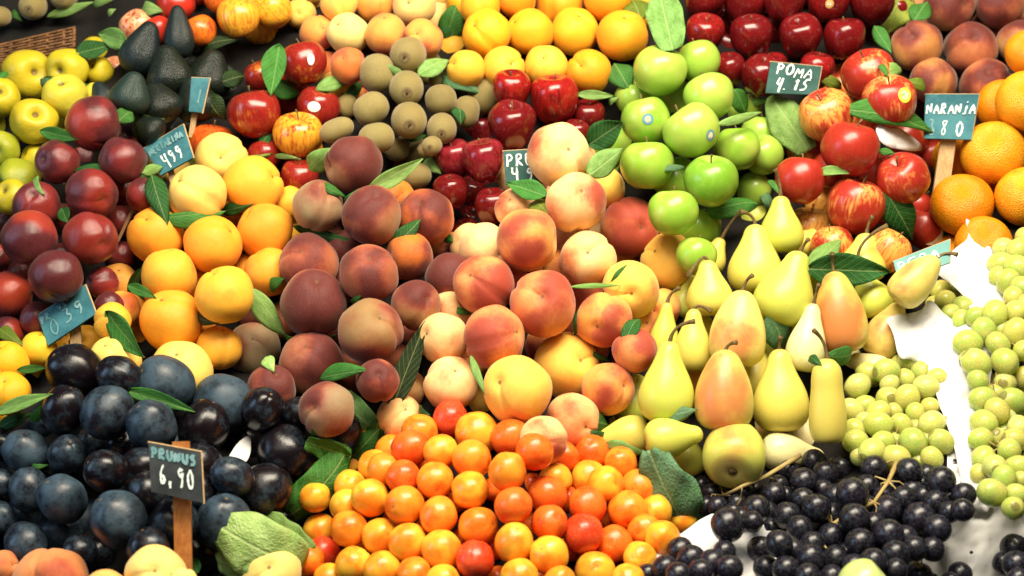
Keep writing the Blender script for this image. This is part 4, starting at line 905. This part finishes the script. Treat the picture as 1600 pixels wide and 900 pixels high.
# ------------------------------------------------------------------ white tissue paper under the grapes
def paper(name, poly, label, step=7, seed=0, fold=.008, sig=50):
    for _ in range(2):                  # cut the corners of the torn outline
        poly = [tuple(a * k + b * (1 - k) for a, b in zip(poly[i], poly[(i + 1) % len(poly)])) for i in range(len(poly)) for k in (.78, .22)]
    xs = [p[0] for p in poly]; ys = [p[1] for p in poly]
    def inside(x, y):
        c = False; n = len(poly)
        for i in range(n):
            x1, y1 = poly[i][:2]; x2, y2 = poly[(i + 1) % n][:2]
            if (y1 > y) != (y2 > y) and x < (x2 - x1) * (y - y1) / (y2 - y1) + x1: c = not c
        return c
    def snap(x, y):                     # nearest point on the outline
        best = None
        for i in range(len(poly)):
            x1, y1 = poly[i][:2]; x2, y2 = poly[(i + 1) % len(poly)][:2]
            t = max(0, min(1, ((x - x1) * (x2 - x1) + (y - y1) * (y2 - y1)) / max(1e-6, (x2 - x1) ** 2 + (y2 - y1) ** 2)))
            q = (x1 + t * (x2 - x1), y1 + t * (y2 - y1)); d = math.hypot(q[0] - x, q[1] - y)
            if best is None or d < best[0]: best = (d, q)
        return best[1]
    def off(x, y):
        sw = so = 0
        for q in poly:
            ww = 1 / (math.hypot(q[0] - x, q[1] - y) ** 2 + 200); sw += ww; so += ww * q[2]
        return so / sw
    from mathutils.geometry import delaunay_2d_cdt
    ring = []
    for i in range(len(poly)):
        x1, y1 = poly[i][:2]; x2, y2 = poly[(i + 1) % len(poly)][:2]; n = max(1, int(math.hypot(x2 - x1, y2 - y1) / step))
        for t in range(n):
            q = mnoise.noise(Vector((x1 + t * 3.1, y1, seed))) * 2.0 if t else 0
            ring.append(Vector((x1 + (x2 - x1) * t / n + q, y1 + (y2 - y1) * t / n - q)))
    nr = len(ring); P2 = list(ring)
    for gy_ in range(int(min(ys)), int(max(ys)), step):
        for gx_ in range(int(min(xs)), int(max(xs)), step):
            if inside(gx_, gy_) and math.hypot(snap(gx_, gy_)[0] - gx_, snap(gx_, gy_)[1] - gy_) > step * .6: P2.append(Vector((gx_, gy_)))
    P2, _, f, *_ = delaunay_2d_cdt(P2, [(i, (i + 1) % nr) for i in range(nr)], [], 1, .5)
    f = [tuple(c) for c in f]; v = []
    for q in P2:
        qx, qy = q
        nz = mnoise.noise(Vector((qx * .018, qy * .018, seed))) * fold * 1.4 + abs(mnoise.noise(Vector((qx * .035 + qy * .02, qy * .03 - qx * .02, seed + 4)))) * fold * 1.8 + abs(mnoise.noise(Vector((qx * .07 - qy * .03, qy * .06, seed)))) * fold * .6
        v.append(W(qx, qy, local(qx, qy, off(qx, qy), sig) + nz))
    o = link(name, mesh(name, v, f, M['paper'])); thing(o, label, 'paper', 'white tissue paper under the grapes')
    md = o.modifiers.new('thickness', 'SOLIDIFY'); md.thickness = .0006
paper('tissue_paper', [(1506, 336, -1.5), (1530, 362, -1.4), (1552, 392, -.6), (1562, 440, -.2), (1580, 480, .2), (1604, 484, .6), (1604, 520, .7), (1540, 560, .7), (1560, 800, .8),
      (1510, 800, .7), (1492, 700, .5), (1478, 660, .4), (1462, 616, .3), (1458, 590, .3), (1425, 560, -.4), (1404, 562, -.9), (1396, 520, -1.3), (1380, 494, -1.4), (1440, 488, -1.4), (1452, 464, -1.4),
      (1478, 494, -.6), (1500, 506, .0), (1520, 480, .3), (1490, 446, -.6), (1462, 428, -1.3), (1470, 412, -1.4), (1492, 388, -1.5), (1516, 372, -1.5)],
      'crumpled white tissue paper between the pears and the green grapes', seed=1)
paper('tissue_paper', [(1480, 690, .7), (1530, 720, .8), (1610, 760, .7), (1620, 960, .6), (1380, 960, .0), (1396, 884, .0), (1440, 868, -.3), (1440, 820, .3), (1480, 780, .6), (1480, 720, .7)],
      'white tissue paper beneath the long green bunch and the black grapes', seed=2, sig=95, fold=.007)
paper('tissue_paper', [(1004, 900, -.9), (1028, 858, -.9), (1068, 832, -.8), (1096, 810, -.3), (1120, 800, .3), (1160, 812, .5), (1225, 826, .6), (1250, 880, .5), (1250, 950, .3), (1000, 950, -.6)],
      'white tissue paper between the cherry plums and the black grapes', seed=3, sig=70)

paper('paper_scrap', [(352, 722, -.2), (372, 690, -.2), (392, 678, .0), (392, 712, .0), (378, 730, -.2)], 'scrap of white paper between the shiny black plums', step=5, seed=5, fold=.003)
paper('paper_scrap', [(318, 545, -.2), (334, 510, -.3), (340, 506, -.2), (330, 548, .0)], 'scrap of white paper between two golden peaches', step=5, seed=6, fold=.003)
paper('paper_scrap', [(1366, 196, -.5), (1394, 192, -.6), (1440, 224, -.4), (1440, 238, -.2), (1392, 232, -.3), (1374, 222, -.4)], 'strip of torn white paper below the long leaf among the striped apples', step=6, seed=7, fold=.004)

# ------------------------------------------------------------------ price signs with chalk writing
GL = {  # strokes in a 1 x 1 box, y up
 'A': [[(0, 0), (.45, 1), (.9, 0)], [(.2, .38), (.7, .38)]], 'B': [[(0, 0), (0, 1), (.6, .9), (.6, .6), (0, .52), (.7, .4), (.65, .08), (0, 0)]],
 'C': [[(.8, .85), (.4, 1), (.05, .6), (.1, .2), (.45, 0), (.8, .12)]], 'E': [[(.75, 1), (0, .96), (0, .04), (.75, 0)], [(0, .5), (.6, .52)]],
 'I': [[(.3, 0), (.3, 1)]], 'J': [[(.55, .8), (.5, .15), (.3, 0), (.1, .1)], [(.56, 1.12), (.57, 1.16)]], 'L': [[(.1, 1), (.1, 0), (.7, .02)]],
 'M': [[(0, 0), (.12, 1), (.45, .3), (.8, 1), (.85, 0)]], 'N': [[(0, 0), (.05, 1), (.7, 0), (.75, 1)]], 'O': [[(.5, 1), (.12, .8), (.02, .4), (.25, .02), (.65, .05), (.9, .45), (.78, .85), (.5, 1)]],
 'P': [[(.1, 0), (.15, .95)], [(.0, .92), (.5, 1), (.75, .75), (.5, .48), (.14, .45)]], 'R': [[(.05, 0), (.08, 1), (.6, .95), (.65, .65), (.1, .5), (.75, 0)]],
 'U': [[(.05, 1), (.08, .2), (.4, 0), (.7, .2), (.75, 1)]], 'V': [[(0, 1), (.38, 0), (.8, 1)]], 'S': [[(.75, .9), (.4, 1), (.1, .78), (.6, .42), (.65, .1), (.1, .02)]],
 '0': [[(.45, 1), (.12, .72), (.1, .3), (.4, 0), (.72, .3), (.7, .75), (.45, 1)]], '1': [[(.2, .72), (.5, 1), (.45, 0)]], '3': [[(.05, .95), (.6, 1), (.3, .58), (.7, .4), (.55, .05), (.05, .02)]],
 '4': [[(.15, 1), (.08, .42), (.75, .46)], [(.68, 1), (.62, -.25)]], '5': [[(.85, 1), (.35, .95), (.15, .55), (.6, .5), (.65, .12), (.0, 0)]],
 '6': [[(.55, 1), (.2, .6), (.12, .2), (.4, 0), (.65, .2), (.5, .48), (.18, .36)]], '8': [[(.7, .95), (.15, .9), (.65, .3), (.4, 0), (.1, .25), (.6, .7), (.72, .95)]],
 '9': [[(.6, .85), (.3, 1), (.1, .72), (.35, .5), (.6, .82), (.55, .3), (.35, 0)]], '.': [[(.1, .0), (.18, .06)]], ',': [[(.18, .22), (.14, -.12)]],
 'T': [[(0, 1), (.8, .97)], [(.4, 1), (.4, 0)]], '7': [[(.05, .98), (.7, 1), (.3, 0)]], ')': [[(.2, 1), (.6, .75), (.65, .3), (.35, 0)]],
}
def sign(corners, z, tilt, label, mat, texts, stick=None, stick_mat='wood', thick=.003, edge='wood'):
    # corners: top-left, top-right, bottom-right, bottom-left in pixels; top edge lies `tilt` metres farther away
    TL, TR, BR, BL_ = [W(c[0], c[1], z + (tilt if k < 2 else 0)) for k, c in enumerate(corners)]
    cen = (TL + TR + BR + BL_) / 4
    n = (TR - TL).cross(BL_ - TL).normalized()
    if n.dot(CF) > 0: n = -n
    root = bpy.data.objects.new('price_sign', None); COL.objects.link(root); root.location = (BL_ + BR) / 2; root.empty_display_size = .03
    thing(root, label, 'price sign', 'chalk price signs'); o0 = root.location.copy()
    def Q(u, vv, h): return TL * (1 - u) * vv + TR * u * vv + BR * u * (1 - vv) + BL_ * (1 - u) * (1 - vv) + n * h - o0
    v = [Q(0, 0, 0), Q(1, 0, 0), Q(1, 1, 0), Q(0, 1, 0), Q(0, 0, -thick), Q(1, 0, -thick), Q(1, 1, -thick), Q(0, 1, -thick)]
    f = [(0, 1, 2, 3), (7, 6, 5, 4), (0, 4, 5, 1), (1, 5, 6, 2), (2, 6, 7, 3), (3, 7, 4, 0)]
    link('board', mesh('board', v, f, M[mat], False), root)
    ee = .012; wv, wf = [], []
    for (a, b) in (((0 - ee, 1), (1 + ee, 1)), ((1, 1 + ee), (1, -ee))):          # worn pale edges, top and right
        pa, pb = Q(*a, -thick * .5), Q(*b, -thick * .5); vv, ff = tube([pa, pb], [thick * .45] * 2, 6); k = len(wv); wv += vv; wf += [tuple(q + k for q in c) for c in ff]
    link('edge_strip', mesh('edge_strip', wv, wf, M[edge], False), root)
    wm = (TR - TL).length; hm = (TL - BL_).length
    for txt, u0, v0, cw, ch, slant, cm, sw in texts:
        vs, fs = [], []
        for k, chh in enumerate(txt):
            if chh == ' ': continue
            for st in GL[chh]:
                pts = []
                for a in range(len(st) - 1):
                    for t in ((0, .33, .66) if a < len(st) - 2 else (0, .33, .66, 1)):
                        px = st[a][0] * (1 - t) + st[a+1][0] * t; py = st[a][1] * (1 - t) + st[a+1][1] * t
                        pts.append((px, py))
                if len(pts) > 6:          # round the corners of hand strokes
                    pts = [pts[0]] + [((pts[i-1][0] + 2*pts[i][0] + pts[i+1][0]) / 4, (pts[i-1][1] + 2*pts[i][1] + pts[i+1][1]) / 4) for i in range(1, len(pts) - 1)] + [pts[-1]]
                P3 = [Q(u0 + (k * 1.18 + px + slant * py) * cw + random.gauss(0, .003), v0 + py * ch + random.gauss(0, .004), .0008 + .0002 * k) for px, py in pts]
                for a, p in enumerate(P3):
                    d = (P3[min(a + 1, len(P3) - 1)] - P3[max(a - 1, 0)]).normalized(); s = d.cross(n) * (sw * hm * .5 * random.uniform(.55, 1.2))
                    vs += [p + s, p - s]
                    if a: q = len(vs); fs.append((q - 4, q - 3, q - 1, q - 2))
        link('lettering', mesh('lettering', vs, fs, M[cm], False), root)
    if stick:
        (sx0, sy0), (sx1, sy1), wpx = stick
        a = W(sx0, sy0, z + (tilt if sy0 < (corners[0][1] + corners[2][1]) / 2 else tilt * .4) + .006 + thick) - o0
        b = W(sx1, sy1, min(z + .012 + thick, front_z(sx1, sy1 - 25, 26) + .012)) - o0
        d = (b - a).normalized(); s = d.cross(CF).normalized() * (wpx * z / F_PX / 2); t = d.cross(s).normalized() * .0025
        v = [a - s - t, a + s - t, a + s + t, a - s + t, b - s - t, b + s - t, b + s + t, b - s + t]
        f = [(3, 2, 1, 0), (4, 5, 6, 7), (0, 1, 5, 4), (1, 2, 6, 5), (2, 3, 7, 6), (3, 0, 4, 7)]
        link('stick', mesh('stick', v, f, M[stick_mat], False), root)
def front_z(x, y, rad=40):          # nearest fruit surface around a pixel
    k = np.hypot(SX - x, SY - y) < rad; return float((SZ - SRm)[k].min()) if k.any() else plane_z(x, y)
sign([(299, 121), (328, 122), (316, 176), (295, 174)], front_z(310, 150) - .01, .012, 'small blank blue price sign on a thin stick among the avocados', 'board', [('I', .45, .25, .4, .4, .1, 'chalk_faint', .05)], ((305, 170), (299, 215), 8))
sign([(225, 231), (286, 194), (302, 246), (251, 274)], front_z(262, 235) - .005, .02, 'tilted blue slate sign reading 4 99 behind the golden peaches', 'board',
     [('NECTARINA', .04, .66, .085, .20, 0, 'chalk_faint', .05), ('499', .24, .14, .17, .38, -.12, 'chalk', .055)], ((266, 262), (274, 300), 9))
sign([(58, 492), (133, 445), (150, 490), (75, 540)], front_z(103, 492) - .030, .02, 'tilted blue slate sign with faint chalk 39 below the nectarines', 'board',
     [('PR', .03, .66, .09, .2, 0, 'chalk_faint', .06), ('VS', .40, .72, .08, .18, 0, 'chalk_faint', .05), ('0', .14, .12, .2, .5, 0, 'chalk_faint', .04), ('39', .44, .26, .2, .42, 0, 'chalk_faint', .06)], ((117, 506), (122, 575), 17))
sign([(232, 691), (314, 706), (318, 786), (236, 768)], min(surf_z(285 + k, 780 + 14 * q) for q in range(7) for k in (-12, 0, 12)) - .022, .012, 'black slate sign reading 6,90 on an orange stick in the plums', 'board_dark',
     [('PRUNUS', .05, .70, .125, .20, 0, 'chalk_faint', .07), ('6,90', .18, .20, .15, .40, 0, 'chalk', .05)], ((283, 690), (287, 892), 27), 'wood_dark')
sign([(1204, 96), (1284, 104), (1276, 148), (1196, 145)], front_z(1240, 122) - .028, .01, 'green slate sign reading POMA 4.15 between red apples', 'board_green',
     [('PO', .14, .62, .155, .34, .1, 'chalk', .07), ('MA', .50, .54, .16, .36, .25, 'chalk', .045), ('4.15', .16, .12, .14, .38, .35, 'chalk', .06)])
sign([(1446, 147), (1530, 147), (1518, 218), (1444, 216)], front_z(1486, 182) - .012, .012, 'teal slate sign reading NARANJA 380 on a wooden post', 'board',
     [('NARANJA', .03, .55, .118, .23, .05, 'chalk', .045), ('3', .10, .08, .12, .34, 0, 'chalk_faint', .05), ('8', .32, .06, .17, .36, .05, 'chalk', .03), ('0', .64, .06, .18, .32, 0, 'chalk', .05)], ((1482, 214), (1458, 384), 24))
sign([(1396, 408), (1484, 374), (1484, 410), (1404, 440)], front_z(1440, 410) + .006, .014, 'pale green slate sign reading PERA behind a leaning pear', 'board_pale', [('PERA', .04, .40, .17, .42, 0, 'chalk', .09)])
sign([(786, 236), (850, 232), (856, 284), (790, 288)], front_z(790, 262, 45) - .004, .01, 'green slate sign reading PRE 4 9 half hidden behind a white peach', 'board_green',
     [('PRE', .06, .52, .20, .36, 0, 'chalk', .06), ('4', .16, .14, .2, .34, 0, 'chalk', .06), ('9', .52, .08, .2, .36, 0, 'chalk', .06)])

# ------------------------------------------------------------------ wicker basket behind the quinces, brown card edge
root = bpy.data.objects.new('wicker_basket', None); COL.objects.link(root)
zb = local(60, 95, .3) + .01; root.location = W(60, 110, zb); o0 = root.location.copy()
thing(root, 'brown woven wicker basket behind the quinces', 'basket')
for k in range(17):
    y0 = 70 + k * 3.9; pts = []
    for i in range(15):
        t = i / 14; x = -30 + 148 * t
        pts.append(W(x, y0 - (x / 115) * (27 - k * 1.0), zb + .012 * (t - .5) ** 2 + .0026 * math.sin(i * 2.1 + k * math.pi) - .0022 * k * .2) - o0)
    v, f = tube(pts, [.0019] * 15, 6); link('cane', mesh('cane', v, f, M['wicker']), root)
for x in (-10, 18, 46, 74, 100, 116):
    v, f = tube([W(x, 70 - x * .22, zb + .001) - o0, W(x - 2, 130, zb + .003) - o0], [.0026] * 2, 6); link('stake', mesh('stake', v, f, M['wicker']), root)

zc = local(205, 360, .4)
def strip(name, pts, label):
    v, f = [], []
    for d in (0, .012):
        for (x, y) in pts: v.append(W(x, y, zc + d))
    n = len(pts); f.append(tuple(range(n))[::-1]); f.append(tuple(range(n, 2 * n)))
    for i in range(n): f.append((i, (i + 1) % n, n + (i + 1) % n, n + i))
    return thing(link(name, mesh(name, v, f, M['card'], False)), label, 'tray')
strip('fruit_tray', [(204, 328), (232, 327), (236, 331), (208, 332), (186, 378), (182, 376)], 'brown card tray edge between the nectarines and the golden peaches')
